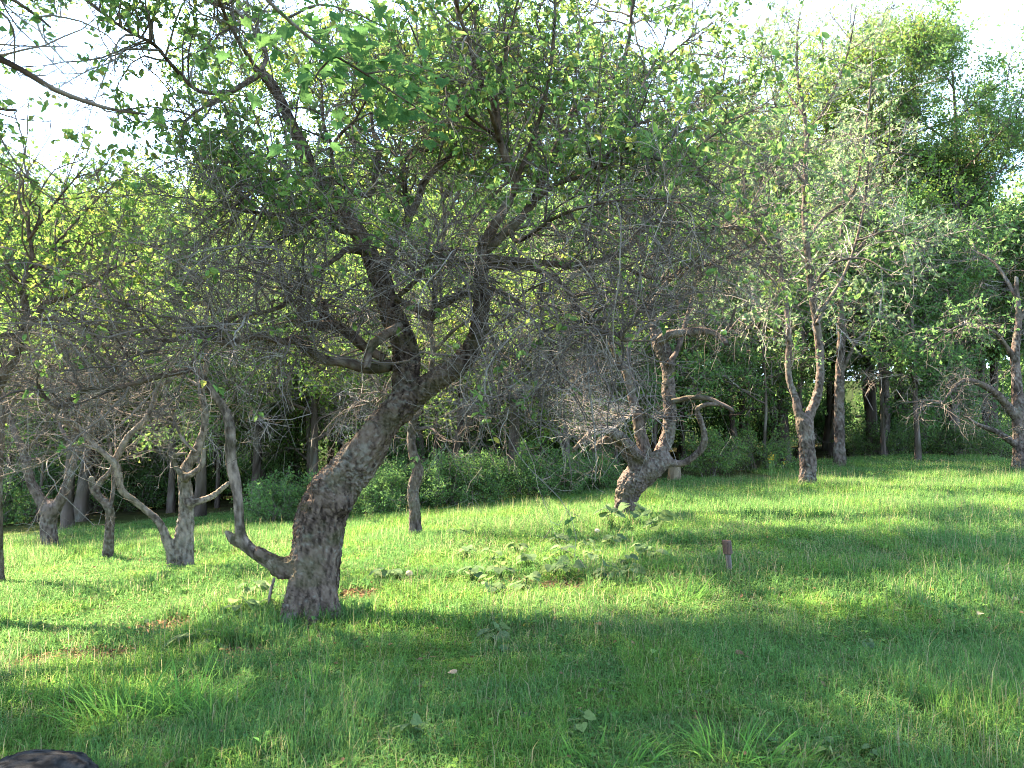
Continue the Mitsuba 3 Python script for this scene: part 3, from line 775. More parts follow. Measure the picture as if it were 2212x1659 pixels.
orchard_tree('mossy_trunk_tree', 'straight grey trunked tree second behind the forked tree', 22.0, [[(1814, 1020, 32), (1814, 985, 25), (1813, 950, 23), (1813, 897, 22), (1814, 817, 20), (1818, 700, 17), (1815, 580, 13), (1822, 430, 9), (1815, 300, 5)]],
             [([(1814, 817, 10), (1850, 740, 8), (1900, 690, 6), (1960, 680, 3)], 0, -.8), ([(1818, 720, 9), (1790, 640, 7), (1760, 590, 4)], 0, .8), ([(1815, 600, 8), (1870, 520, 6), (1930, 480, 4), (1990, 500, 2)], 0, -.6), ([(1822, 450, 7), (1860, 380, 5), (1920, 320, 3)], 0, .9)],
             51, h=.04, skip=0, per_m=5, L1=(.8, 2), leaf=lambda p: .8 * ss(3.0, 4.2, p[:, 2]), leaf_size=.10, colors=GREY_LEAF, n3=1.2, lo=.35)
orchard_tree('brown_trunk_tree', 'straight brown trunk third in the right hand row in front of dark woodland', 27.0, [[(1907, 1008, 24), (1908, 970, 19), (1910, 924, 18), (1913, 857, 16), (1910, 740, 14), (1918, 600, 10), (1915, 430, 6), (1920, 280, 3)]],
             [([(1912, 800, 8), (1960, 720, 7), (2020, 690, 4), (2080, 700, 2)], 0, -.8), ([(1915, 650, 8), (1870, 570, 6), (1840, 520, 3)], 0, -.8), ([(1916, 520, 7), (1970, 440, 5), (2030, 400, 3)], 0, .6)],
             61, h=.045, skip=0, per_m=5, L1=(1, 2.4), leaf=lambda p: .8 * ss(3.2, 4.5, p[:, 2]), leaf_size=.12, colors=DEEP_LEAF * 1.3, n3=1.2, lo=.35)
orchard_tree('right_edge_apple_tree', 'dark apple tree cut off by the right edge with two low arching limbs', 19.5,
             [[(2207, 1010, 40), (2206, 975, 32), (2203, 924, 29), (2198, 860, 24), (2195, 817, 21), (2193, 764, 18), (2200, 690, 14), (2195, 600, 9)], [(2203, 915, 18), (2177, 878, 17), (2150, 849, 16), (2115, 828, 13), (2081, 822, 10), (2049, 852, 6), (2030, 880, 3)], [(2200, 965, 14), (2155, 934, 13), (2115, 918, 9), (2081, 897, 5)]],
             [([(2195, 780, 12), (2150, 720, 9), (2090, 700, 6), (2040, 720, 3)], 0, -.6), ([(2198, 700, 10), (2240, 620, 8), (2260, 560, 5)], 0, .5), ([(2195, 640, 9), (2150, 570, 6), (2100, 540, 3)], 0, .8)],
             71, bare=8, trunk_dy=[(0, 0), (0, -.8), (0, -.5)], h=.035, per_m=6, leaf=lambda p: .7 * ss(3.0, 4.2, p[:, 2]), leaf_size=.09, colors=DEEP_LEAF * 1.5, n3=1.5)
orchard_tree('slim_apple_tree', 'slim knotty apple trunk standing in sun just right of the big leaning trunk', 13.0,
             [[(897, 1168, 36), (897, 1140, 28), (896, 1096, 24), (892, 1058, 24), (902, 1016, 27), (892, 979, 20), (888, 941, 18), (893, 907, 18), (907, 875, 17), (925, 830, 15), (935, 760, 13), (930, 690, 12), (945, 600, 11), (960, 480, 9), (950, 330, 7), (965, 180, 4)]],
             [([(895, 930, 8), (930, 925, 7), (960, 950, 5), (1000, 955, 2)], 0, -.6), ([(920, 850, 8), (980, 800, 7), (1060, 790, 5), (1130, 830, 2)], 0, .5), ([(935, 760, 8), (1000, 700, 7), (1090, 680, 5), (1160, 720, 2)], 0, -.6), ([(930, 720, 8), (880, 660, 6), (840, 650, 3)], 0, .8), ([(890, 920, 9), (870, 880, 8), (830, 850, 5), (780, 850, 2)], 0, .6), ([(940, 620, 10), (1020, 480, 8), (1110, 380, 6), (1200, 330, 3)], 0, .5), ([(950, 560, 10), (880, 420, 8), (820, 330, 5), (780, 290, 2)], 0, -.8), ([(958, 480, 8), (1050, 300, 6), (1130, 170, 4), (1170, 90, 2)], 0, -1.0), ([(950, 380, 7), (900, 230, 5), (860, 120, 2)], 0, .9), ([(955, 300, 6), (1020, 160, 4), (1040, 60, 2)], 0, .8), ([(945, 600, 9), (1060, 520, 7), (1200, 470, 5), (1330, 450, 2)], 0, -.6), ([(955, 430, 9), (1080, 330, 8), (1230, 260, 6), (1380, 230, 3)], 0, .2), ([(955, 430, 9), (1060, 250, 7), (1180, 100, 5), (1300, -20, 3)], 0, -.3), ([(1080, 330, 7), (1220, 370, 6), (1360, 350, 3)], .1, -.8)],
             81, bare=8, h=.025, skip=0, per_m=7, L1=(.6, 1.7), leaf=lambda p: .8 * ss(3.4, 4.8, p[:, 2]) + .08 * ss(2.2, 3, p[:, 2]), leaf_n=5, colors=APPLE_LEAF, lo=.35)
orchard_tree('double_stemmed_apple_tree', 'double stemmed apple tree left of the dead limb with bleached sunlit branches', 11.0,
             [[(397, 1238, 56), (395, 1222, 46), (397, 1156, 37), (403, 1106, 34), (400, 1050, 28), (397, 1020, 25), (423, 976, 20), (440, 930, 17), (443, 886, 16), (434, 836, 14), (447, 786, 12), (443, 703, 10), (455, 640, 7), (460, 560, 4)],
              [(380, 1235, 34), (372, 1200, 22), (360, 1166, 20), (347, 1133, 17), (320, 1106, 15), (287, 1080, 14), (263, 1060, 15), (253, 1013, 16), (241, 994, 15), (213, 970, 12), (187, 943, 12), (160, 913, 10), (90, 893, 7), (40, 880, 4)],
              [(243, 996, 15), (253, 986, 16), (277, 943, 14), (317, 903, 13), (333, 860, 10), (338, 840, 9), (380, 813, 8), (410, 791, 6)],
              [(400, 1032, 16), (420, 1020, 13), (437, 1003, 12), (441, 973, 10)], [(398, 1030, 12), (380, 1010, 11), (377, 985, 10), (403, 979, 7)], [(412, 1088, 16), (440, 1080, 14), (462, 1070, 13), (493, 1044, 10)]],
             [([(213, 970, 7), (160, 960, 6), (90, 1000, 4), (0, 1030, 3)], -.3, -.8), ([(187, 943, 7), (130, 905, 6), (100, 868, 6), (50, 863, 5), (0, 860, 4)], -.2, -.7), ([(317, 903, 6), (260, 890, 5), (210, 860, 4), (150, 880, 2)], .1, .5), ([(440, 780, 7), (480, 720, 6), (500, 640, 3)], 0, .5), ([(443, 720, 7), (400, 660, 6), (350, 620, 5), (300, 610, 3)], 0, -.5),
              ([(434, 836, 7), (380, 800, 6), (330, 740, 5), (280, 720, 3)], 0, .6), ([(423, 976, 7), (395, 950, 7), (375, 905, 5), (370, 890, 3)], 0, .3), ([(450, 660, 6), (400, 580, 5), (350, 540, 4), (280, 520, 2)], 0, .3)],
             91, bare=4, trunk_dy=[(0, .3), (0, -.4), (-.1, .2), (0, 0), (0, 0), (0, .2)], h=.022, mat='dead_wood_mat', skip=6, per_m=5, leaf=lambda p: .5 * ss(2.8, 3.8, p[:, 2]), colors=YELLOW_LEAF, lo=.2)
orchard_tree('crooked_stump_tree', 'crooked dark trunk with broken mossy top left of the double stemmed apple tree', 12.8,
             [[(232, 1225, 34), (233, 1200, 24), (236, 1150, 20), (237, 1100, 18), (214, 1073, 17), (200, 1053, 14), (198, 1034, 12)], [(205, 1058, 12), (222, 1035, 12), (240, 1015, 10), (260, 960, 8), (300, 920, 6), (350, 900, 3)]],
             [([(237, 1105, 9), (245, 1050, 8), (240, 980, 6), (225, 900, 4), (220, 820, 3)], 0, .3)], 101, bare=5, h=.022, skip=1, per_m=6, leaf=lambda p: .1 * ss(2.5, 3.4, p[:, 2]), colors=YELLOW_LEAF)
orchard_tree('dark_forked_apple_tree', 'dark forked trunk in deep shade second from the left edge', 15.0,
             [[(107, 1195, 46), (106, 1165, 36), (105, 1130, 34), (112, 1100, 34)], [(110, 1110, 26), (135, 1075, 22), (148, 1036, 19), (165, 980, 15), (200, 920, 11), (230, 840, 8), (240, 760, 4)], [(106, 1110, 26), (85, 1075, 22), (66, 1040, 20), (50, 980, 16), (20, 900, 12), (0, 820, 8), (-20, 740, 5)]],
             [([(165, 980, 9), (130, 920, 8), (120, 840, 6), (140, 760, 3)], 0, .7), ([(50, 980, 9), (100, 920, 8), (90, 850, 6), (60, 780, 3)], 0, -.7), ([(200, 920, 8), (260, 880, 7), (330, 870, 5), (390, 900, 2)], 0, .8)], 111, bare=4, h=.03, skip=1, per_m=6, leaf=lambda p: .45 * ss(2.6, 3.8, p[:, 2]), colors=YELLOW_LEAF)
orchard_tree('left_edge_apple_tree', 'apple tree with mossy dark limbs reaching in from the left edge', 8.6,
             [[(-190, 1345, 80), (-185, 1290, 66), (-170, 1180, 60), (-130, 1060, 54), (-80, 950, 44), (-20, 850, 34), (17, 796, 27), (37, 760, 23), (55, 714, 20), (58, 680, 17), (50, 633, 16), (57, 593, 14), (70, 553, 12), (60, 480, 9), (70, 400, 5)]],
             [([(60, 700, 16), (80, 686, 16), (97, 656, 15), (143, 640, 11), (187, 616, 10), (213, 603, 9), (240, 583, 6), (300, 560, 3)], .0, -.5), ([(50, 725, 14), (0, 723, 14), (-60, 700, 12), (-130, 640, 8), (-200, 560, 4)], 0, -.3),
              ([(17, 796, 12), (70, 700, 6), (140, 690, 8), (220, 705, 7), (270, 760, 5), (320, 830, 2)], 0, -.9), ([(80, 690, 9), (160, 693, 8), (210, 730, 7), (255, 800, 4)], 0, .4), ([(57, 600, 9), (110, 540, 8), (160, 520, 6), (230, 540, 3)], 0, .9), ([(60, 520, 8), (110, 450, 6), (150, 400, 4), (200, 340, 2)], 0, -.6), ([(60, 480, 8), (40, 420, 6), (60, 370, 3)], 0, .5), ([(110, 540, 7), (190, 450, 5), (260, 390, 3), (310, 350, 2)], .3, 1.1),
              ([(55, 640, 9), (10, 560, 8), (-30, 480, 6), (-60, 400, 3)], 0, .8), ([(70, 560, 8), (130, 600, 7), (230, 630, 6), (290, 700, 5), (315, 740, 3)], .1, .9)],
             121, bare=3, h=.024, mat='bark_mat', skip=0, per_m=8, n2=6, n3=1.5, lo=.45, leaf=lambda p: .85 * ss(2.35, 3.2, p[:, 2] + .3 * (meshkit.noise(p, 3) - .5)) * ss(5.0, 4.4, p[:, 2]), colors=YELLOW_LEAF, leaf_size=.065, leaf_n=5, tri=2)
orchard_tree('left_margin_trunk', 'narrow dark trunk standing on the very left margin of the photo', 11.0, [[(-2, 1258, 24), (-2, 1200, 18), (-4, 1100, 17), (-2, 1000, 16), (5, 900, 13), (-10, 800, 9), (-30, 700, 5)]], [([(3, 920, 8), (40, 850, 7), (90, 800, 5), (150, 780, 3)], 0, .4)], 131, h=.025, skip=0, per_m=5, leaf=lambda p: .3 * ss(2.4, 3.3, p[:, 2]), colors=YELLOW_LEAF, lo=.4)

# ------------------------------------------------------------------ leafy and bare sprays, copied into the crowns of the wood behind
def spray(seed, n_leaf, size, colors, L=1.3, pal=TWIG, n1=14, n2=22):
    rng = np.random.default_rng(seed)
    a = grow(np.zeros((1, 3)), np.array([[1.0, 0, .15]]), np.array([L]), 5, .12, np.array([[0, 0, -.02]]), rng)
    ra = np.array([[.014]]) * np.linspace(1, .3, 6)
    p, d, r = offshoots(a, ra, n1, rng, lo=.1, spread=.8, forward=.7)
    d[:, 2] *= .6
    b = grow(p, d, rng.uniform(.25, .7, n1) * L / 1.3, 2, .2, np.array([0, 0, -.03]), rng)
    rb = np.full((n1, 1), .007) * np.linspace(1, .4, 3)
    p, d, r = offshoots(b, rb, n2, rng, lo=.1, spread=.8, forward=.6)
    c = grow(p, d, rng.uniform(.15, .4, n2), 1, .2, np.array([0, 0, .0]), rng)
    rc = np.full((n2, 1), .005) * np.linspace(1, .5, 2)
    g = {'type': 'shapegroup', 'twigs': mikit.ply(join([tubes(x, y, 3) for x, y in ((a, ra), (b, rb), (c, rc))]), 'twig_mat', color=np.vstack([twig_colors(len(x), x.shape[1] * 3, rng, pal) for x in (a, b, c)]))}
    if n_leaf:
        p, d, r = offshoots(np.concatenate([c[:, [0, 1, 1]], b]), np.full((n1 + n2, 3), .005), n_leaf, rng, lo=.1, spread=.9, forward=.5)
        p = p + rng.normal(0, .05, p.shape)
        v, f, cc = leaves(p, d + [0, 0, -.15], rng, size, colors=colors, up=.5)
        k = np.arange(n_leaf)[:, None] * 4          # far away one triangle is a leaf
        v = v.reshape(-1, 4, 3)[:, [1, 2, 3]].copy()
        v[:, 1] += (v[:, 1] - (v[:, 0] + v[:, 2]) / 2) * .6
        g['foliage'] = mikit.ply((v.reshape(-1, 3), np.arange(n_leaf * 3).reshape(-1, 3)), 'leaf_mat', color=cc.reshape(-1, 4, 3)[:, :3].reshape(-1, 3))
    return g


SPRAY = {}
for nm, cols, nl, sz, pal in [('grey', GREY_LEAF, 260, .10, TWIG), ('yellow', YELLOW_LEAF, 240, .095, TWIG), ('deep', DEEP_LEAF * 1.25, 280, .10, TWIG), ('green', APPLE_LEAF, 260, .10, TWIG), ('bare', None, 0, 0, np.vstack([TWIG, TWIG, PALE_TWIG])), ('bramble', DEEP_LEAF * 1.35, 220, .12, TWIG), ('fargrey', GREY_LEAF, 170, .125, TWIG), ('fargreen', APPLE_LEAF, 170, .125, TWIG), ('fardeep', DEEP_LEAF * 1.25, 170, .125, TWIG), ('faryellow', YELLOW_LEAF, 170, .125, TWIG)]:
    SPRAY[nm] = []
    for k in range(2):
        id_ = f'spray_{nm}_{k}'
        scene[id_] = spray(900 + k * 7 + len(nm) * 13, nl, sz, cols, pal=pal, n1=6 if nm[:3] == 'far' else 12 if nl else 18, n2=7 if nm[:3] == 'far' else 18 if nl else 70)
        SPRAY[nm].append(id_)


def place(key, kind, p, d, s, rng):
    x = unit(np.asarray(d, float))
    r = rng.normal(size=3) * .35 + [0, 0, 1]
    z = unit(r - x * (r @ x))
    M = np.eye(4)
    M[:3, :3] = np.stack([x, np.cross(z, x), z], 1) * s
    M[:3, 3] = p
    copy(key, SPRAY[kind][rng.integers(0, 2)], M)


POS = {}


def wood_tree(name, x, y, h, w, cr, base, kind, rng, n=110, low=None, s=1.0, group=None, label=None, lean=0.0, limbs_n=9, bare=0):
    """trunk, limbs, and a crown of sprays round the limbs; base: the height of the lowest limbs"""
    key = new(name)
    z = gz(x, y)
    k = 8
    tz = np.linspace(-.15, h * .93, k)
    dx = np.cumsum(rng.normal(0, .05, k)) * h / 8
    dy_ = np.cumsum(rng.normal(0, .05, k)) * h / 8
    C = np.stack([x + dx + lean * tz, y + dy_, z + tz, np.interp(tz / h, [0, .05, .6, 1], [w * .72, w * .52, w * .3, .02])], 1)
    S = spline(C, max(.25, h / 30))
    put(key + '__trunk', tube(S, 8, .12, x), 'far_bark_mat', smooth=True)
    parts, tips = [], []
    for i in range(limbs_n):
        hz = base + (h * .9 - base) * (i + rng.random()) / limbs_n
        c = np.array([np.interp(hz, tz, C[:, j]) for j in range(4)])
        prof = math.sin(math.pi * min(1, max(.08, .18 + .82 * (hz - base) / (h - base)))) ** .6
        L = cr * (prof * rng.uniform(.7, 1.1) + .15)
        a = rng.uniform(0, 2 * np.pi)
        b = grow(c[None, :3], np.array([[math.cos(a), math.sin(a), rng.uniform(.1, .8)]]), np.array([L]), 6, .12, np.array([[0, 0, -.03]]), rng)
        rr = np.linspace(c[3] * .5 + .01, .008, 7)
        parts.append(tube(np.concatenate([b[0], rr[:, None]], 1), 5, 0, cap=False))
        tips.append(b[0])
    put(key + '__limbs', join(parts), 'far_bark_mat', smooth=True)
    B = np.array(tips)
    R = np.full(B.shape[:2], .02)
    wl = np.linalg.norm(B[:, -1] - B[:, 0], axis=1) ** 1.4
    pk = rng.choice(len(B), 400, p=wl / wl.sum())
    p, d, _ = offshoots(B[pk], R[pk], n, rng, lo=.25, spread=.8, forward=.6, rise=.1)
    for i in range(n):
        place(f'{key}__crown__{i + 1:03d}', 'bare' if rng.random() < bare else kind, p[i] - d[i] * .2 * s, d[i], s * rng.uniform(.75, 1.25), rng)
    tag(key, label, 'tree', group)
    POS[key] = (x, y)
    return key


rng = np.random.default_rng(77)
WOOD = 'woodland trees behind the orchard'
# rows of the wood: x range, y range, how many, height, trunk, crown radius, lowest limb, kinds
spots = []


def free(x, y, d):
    return all(math.hypot(x - a, y - b) > d for a, b in spots)


def row(name, label, n, xr, yr, hr, wr, cr, br, kinds, ns, s, dist=1.6, bare=.0, limbs_n=9):
    tries = 0
    while n and tries < 4000:
        tries += 1
        x, y = rng.uniform(*xr), rng.uniform(*yr)
        if not free(x, y, dist):
            continue
        spots.append((x, y))
        h = rng.uniform(*hr)
        wood_tree(name, x, y, h, rng.uniform(*wr), rng.uniform(*cr), rng.uniform(*br), kinds[rng.integers(0, len(kinds))], rng, n=ns, s=s, group=WOOD + ' (' + name.replace('_', ' ') + 's)', label=label, lean=rng.normal(0, .04), bare=bare, limbs_n=limbs_n)
        n -= 1


row('old_orchard_tree', 'bushy twiggy old apple tree at the back', 10, (-12, 1.5), (19.5, 24), (4.4, 6.2), (.2, .34), (2.0, 2.8), (1.3, 1.9), ['yellow', 'yellow', 'green'], 84, 1.0, 2.2, bare=.4)
row('backlit_tree', 'sunlit yellow green tree behind the orchard', 9, (-14.5, -2), (23.5, 28), (9.2, 10.8), (.15, .25), (2.0, 2.9), (2.8, 4), ['yellow'], 105, 1.2, 1.8)
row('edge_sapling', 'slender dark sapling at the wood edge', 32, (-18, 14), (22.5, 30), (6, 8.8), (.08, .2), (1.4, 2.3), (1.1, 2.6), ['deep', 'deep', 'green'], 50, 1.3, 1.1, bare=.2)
for u, Y, h in [(1690, 27, 13.2), (1795, 29, 15.4), (1885, 27.5, 15.2), (1985, 28.5, 14.8), (2075, 27, 13.4), (2150, 30, 10.5), (1610, 29, 12)]:
    p = at(u, 900, Y)
    spots.append((p[0], Y))
    wood_tree('edge_tree', p[0], Y, h, .3, 3.0, 3.2, ['grey', 'yellow', 'green'][int(u) % 3], rng, n=175, s=1.2, bare=.12, group=WOOD + ' (edge trees)', label='tall light green leafy tree', limbs_n=15)
row('edge_tree', 'tall light green leafy tree', 6, (7.5, 19), (26, 33), (7.5, 10), (.25, .4), (2.6, 3.6), (2.6, 4.5), ['grey', 'green', 'grey'], 190, 1.35, 2.0)
row('wood_tree', 'tall tree deeper in the wood', 24, (-27, 26), (30, 44), (9.5, 13), (.2, .4), (2.6, 3.6), (2.5, 5), ['fargreen', 'fargrey', 'fardeep', 'faryellow'], 110, 1.65, 2.2)
row('backdrop_tree', 'far backdrop tree', 18, (-38, 38), (45, 58), (11, 16), (.25, .45), (3.4, 4.6), (.4, 1.0), ['fardeep', 'fargreen'], 95, 2.3, 3.2)

# ------------------------------------------------------------------ shrubs: the sunny bramble row and the undergrowth of the wood
def shrub(name, x, y, w, h, n, kind, s, label, group=None):
    key = new(name)
    z = float(gz(x, y))
    m = 7
    st = grow(np.repeat([[x, y, z - .05]], m, 0) + rng.normal(0, .1 * w, (m, 3)) * [1, 1, 0], rng.normal(0, .6, (m, 3)) + [0, 0, 1.2], np.full(m, h * .8), 4, .2, np.array([0, 0, .0]), rng)
    put(key + '__stems', tubes(st, np.full((m, 1), .012) * np.linspace(1, .4, 5), 4), 'twig_mat', color=twig_colors(m, 20, rng))
    for k in range(n):
        a, e = rng.uniform(0, 2 * np.pi), math.asin(rng.random() ** .8)
        d = np.array([math.cos(a) * math.cos(e), math.sin(a) * math.cos(e), math.sin(e) + .1])
        rr = rng.uniform(.45, .85)
        p = np.array([x, y, z]) + d * [w / 2, w / 2, h] * rr
        place(f'{key}__leafage__{k + 1:03d}', kind, p - d * s * .5, d + rng.normal(0, .3, 3), s * rng.uniform(.7, 1.2), rng)
    tag(key, label, 'shrub', group)
    if name != 'bramble_shrub':
        POS[key] = (x, y)


for u, v, Y, w, h, lab in [(600, 1130, 17.0, 1.5, .75, 'low green bramble mound seen just left of the big leaning trunk'), (815, 1108, 17.0, 1.3, .8, 'sunlit bramble mound between the big trunk and the slim trunk'), (955, 1098, 17.6, 1.5, .95, 'sunlit bramble mound just right of the slim apple trunk'),
                           (1050, 1090, 18.0, 1.5, .85, 'third bramble mound of the sunny row, left of the row middle'), (1135, 1083, 18.4, 1.6, .9, 'shaded bramble mound right of the middle of the row'), (1215, 1072, 18.8, 1.5, .85, 'bramble mound second from the right end of the row'),
                           (1290, 1062, 19.3, 1.2, .8, 'bramble mound at the right end of the row beside the twisted tree'), (880, 1100, 17.8, 1.2, .8, 'bramble mound half hidden behind the slim apple trunk'), (700, 1120, 17.4, 1.3, .7, 'bramble mound hidden behind the big leaning trunk')]:
    p = at(u, v, Y)
    shrub('bramble_shrub', p[0], Y, w, h, 46, 'bramble', .42, lab, 'bramble mounds along the wood edge')
for x, y in zip(rng.uniform(-22, 17, 60), rng.uniform(21.5, 37, 60)):
    if not (x > 5.5 and y < 25.5):
        shrub('undergrowth_shrub', x, y, rng.uniform(1.2, 2.4), rng.uniform(.8, 2.2), 22, ['deep', 'deep', 'bramble'][rng.integers(0, 3)], .8, 'shaded undergrowth bush', 'undergrowth of the wood')
for x, y in zip(np.linspace(-38, 38, 28) + rng.normal(0, .8, 28), rng.uniform(45, 60, 28)):
    shrub('far_bush', x, y, rng.uniform(4, 6), rng.uniform(2.5, 4), 16, 'fardeep', 2.0, 'broad dark bush far back in the wood', 'undergrowth of the wood')
for x, y in zip(np.linspace(4, 28, 11) + rng.normal(0, .6, 11), rng.uniform(36, 43, 11)):
    shrub('far_bush', x, y, rng.uniform(3.5, 5), rng.uniform(2.5, 4), 16, 'fardeep', 1.8, 'broad dark bush far back in the wood', 'undergrowth of the wood')
for u, v, Y in [(1935, 985, 27), (2010, 975, 27), (2085, 975, 26.5), (2150, 985, 25), (2190, 975, 27), (1860, 985, 27.5), (1640, 1010, 22.5), (1540, 1018, 21.5)]:
    p = at(u, v, Y)
    shrub('tall_weeds', p[0], Y, 1.9, 1.0, 26, 'green', .5, 'clump of tall green weeds', 'tall weeds at the wood edge')

# ------------------------------------------------------------------ trees just outside the frame that reach into it or shade the foreground
t = 'near_left_apple_tree'
tag(t, 'apple tree outside the left edge whose bare limb crosses the white sky at top left', 'tree')
bx, by = -6.4, 4.6
trunk = spline(np.array([[bx, by, gz(bx, by) - .2, .24], [bx + .1, by, .8, .19], [bx + .5, by + .1, 1.7, .16], [bx + 1.0, by + .2, 2.6, .13], [bx + 1.5, by + .3, 3.3, .09]]), .08)
put(t + '__trunk', skin([trunk], .03, .06, .02, .025, 3), 'bark_mat', smooth=True)
lm = [chain([(-160, 60, 22), (0, 127, 15), (67, 163, 13), (117, 193, 12), (187, 220, 10), (250, 238, 7), (317, 247, 4)], 5.0, (-.2, .3)), chain([(-100, 20, 12), (-20, -20, 9), (60, 20, 7), (110, 60, 4)], 5.0, (0, .4))]
lm[0] = np.vstack([[trunk[-1]], lm[0]])
lm[1] = np.vstack([[trunk[-8]], lm[1]])
for dx, dy_, dz in [(1.2, -1.6, 1.8), (-.6, 1.8, 2.0), (2.6, -.6, 2.2), (-1.6, -.8, 1.6), (1.0, 1.4, 2.4), (-1.8, .9, 1.2), (3.0, -2.2, 1.6), (2.2, -3.0, 1.4), (.9, 2.2, 1.7), (.1, 3.0, 2.1), (1.2, 1.3, 2.6), (-.4, 2.4, 1.3), (1.6, .6, 1.9)]:
    o = trunk[-14 + int(3 * dz)]
    lm.append(np.array([o, [o[0] + dx * .4, o[1] + dy_ * .4, o[2] + dz * .55, .05], [o[0] + dx * .75, o[1] + dy_ * .75, o[2] + dz * .85, .03], [o[0] + dx * 1.1, o[1] + dy_ * 1.1, o[2] + dz, .012]]))
lb = limbs_of(t, lm, .07, 7, 'bark_mat')
rng = np.random.default_rng(63)


def near_left(p):
    return .85 * ss(2.6, 3.4, p[:, 2]) * ss(.35, .0, p[:, 0] + .58 * p[:, 1])


twiggery(t, lb[2:] + lb[1:2], rng, per_m=5, L1=(.5, 1.5), n2=6, n3=0, leaf_p=near_left, leaf_size=.075, leaf_n=7, colors=APPLE_LEAF, keep=lambda p: (p[:, 0] + .58 * p[:, 1] < .1).astype(float))
# a few thin shoots on the bare limb
p, d, r = offshoots(lb[0][None, 12:, :3], lb[0][None, 12:, 3], 16, rng, spread=.8, forward=.6)
b = grow(p, d, rng.uniform(.15, .6, 16), 6, .15, np.array([0, 0, .02]), rng)
put(t + '__shoots', tubes(b, np.full((16, 1), .004) * np.linspace(1, .4, 7), 3), 'twig_mat', color=twig_colors(16, 21, rng))
tag(t + '__shoots', kind='stuff')

t = 'added_left_tree'  # unseen tree added to shade the foreground
tag(t, 'tall broad tree outside the left edge whose high crown shades the front lawn', 'tree')
rng = np.random.default_rng(29)
bx, by = -9.6, 9.2
trunk = spline(np.array([[bx, by, gz(bx, by) - .3, .30], [bx + .1, by, 1.5, .24], [bx + .3, by, 4, .2], [bx + .6, by, 6.4, .15], [bx + .9, by, 8.6, .06]]), .2)
put(t + '__trunk', tube(trunk, 12, .3), 'far_bark_mat', smooth=True)
o = trunk[-14]
CROWN = limbs_of(t, [np.array([o, [-7.4, 9.0, 7.2, .10], [-5.0, 8.7, 7.7, .06], [-2.6, 8.5, 8.0, .012]]), np.array([o, [-7.6, 9.9, 7.3, .09], [-5.2, 10.4, 8.1, .05], [-3.0, 10.4, 8.4, .012]]), np.array([o, [-7.6, 8.2, 7.0, .09], [-5.6, 7.4, 7.4, .05], [-3.4, 6.9, 7.6, .012]]), np.array([o, [-9.2, 7.6, 7.0, .07], [-7.8, 6.2, 7.4, .012]])], .15, 7, 'far_bark_mat', .3)
for k in range(150):  # sprays kept above the view, with openings cut for the sun flecks
    q = CROWN[(k * 3) % 7 % 4 if k % 5 else k % 3]
    q = q[rng.integers(len(q) // 6, len(q)), :3] + rng.normal(0, [.6, .55, .3])
    q[2] = max(q[2], 2.3 + .53 * q[1])
    if not gap((q + [.35, 0, 0])[None] if k % 2 else q[None])[0]:
        place(f'{t}__crown__{k + 1:03d}', 'green', q, rng.normal(0, 1, 3) * [1, 1, .3], .9, rng)

t = 'maple_tree'
tag(t, 'maple whose low bough of big bright green lobed leaves hangs in from above', 'tree')
trunk = spline(np.array([[-2.6, -3.2, -.3, .30], [-2.6, -3.15, 1, .24], [-2.5, -3.1, 3, .2], [-2.4, -3.0, 5, .16], [-2.3, -3.0, 8, .06]]), .15)
put(t + '__trunk', tube(trunk, 12, .12), 'far_bark_mat', smooth=True)
bough = [np.vstack([[trunk[16]], chain([(420, -330, 22), (470, -160, 16), (560, -20, 11), (680, 90, 8), (790, 160, 6), (880, 220, 4), (945, 262, 2)], 4.5, (-.9, .3))]), chain([(620, 40, 6), (690, 10, 5), (770, 30, 3), (830, 60, 2)], 4.3, (0, .3)), chain([(720, 120, 6), (680, 170, 4), (700, 220, 2)], 4.35, (0, -.2)), chain([(790, 160, 5), (860, 150, 3), (900, 160, 2)], 4.4, (0, .3))]
limbs_of(t, bough, .06, 6, 'far_bark_mat')
LOBE = [(0, 0), (.22, -.12), (.34, .02), (.38, .16), (.58, .34), (.42, .46), (.44, .66), (.22, .66), (0, 1.0)]


def maple_leaf(p, d, nr, s, rng):
    out = [(x, y) for x, y in LOBE] + [(-x, y) for x, y in LOBE[-2:0:-1]]
    d, nr = unit(d), unit(nr - d * (nr @ d))
    side = np.cross(d, nr)
    V = [p + d * s * .42 - nr * s * .04] + [p + side * x * s + d * y * s + nr * s * (abs(x) * .25 - y * y * .22) for x, y in out]
    k = len(out)
    return np.array(V), np.array([[0, 1 + i, 1 + (i + 1) % k] for i in range(k)])


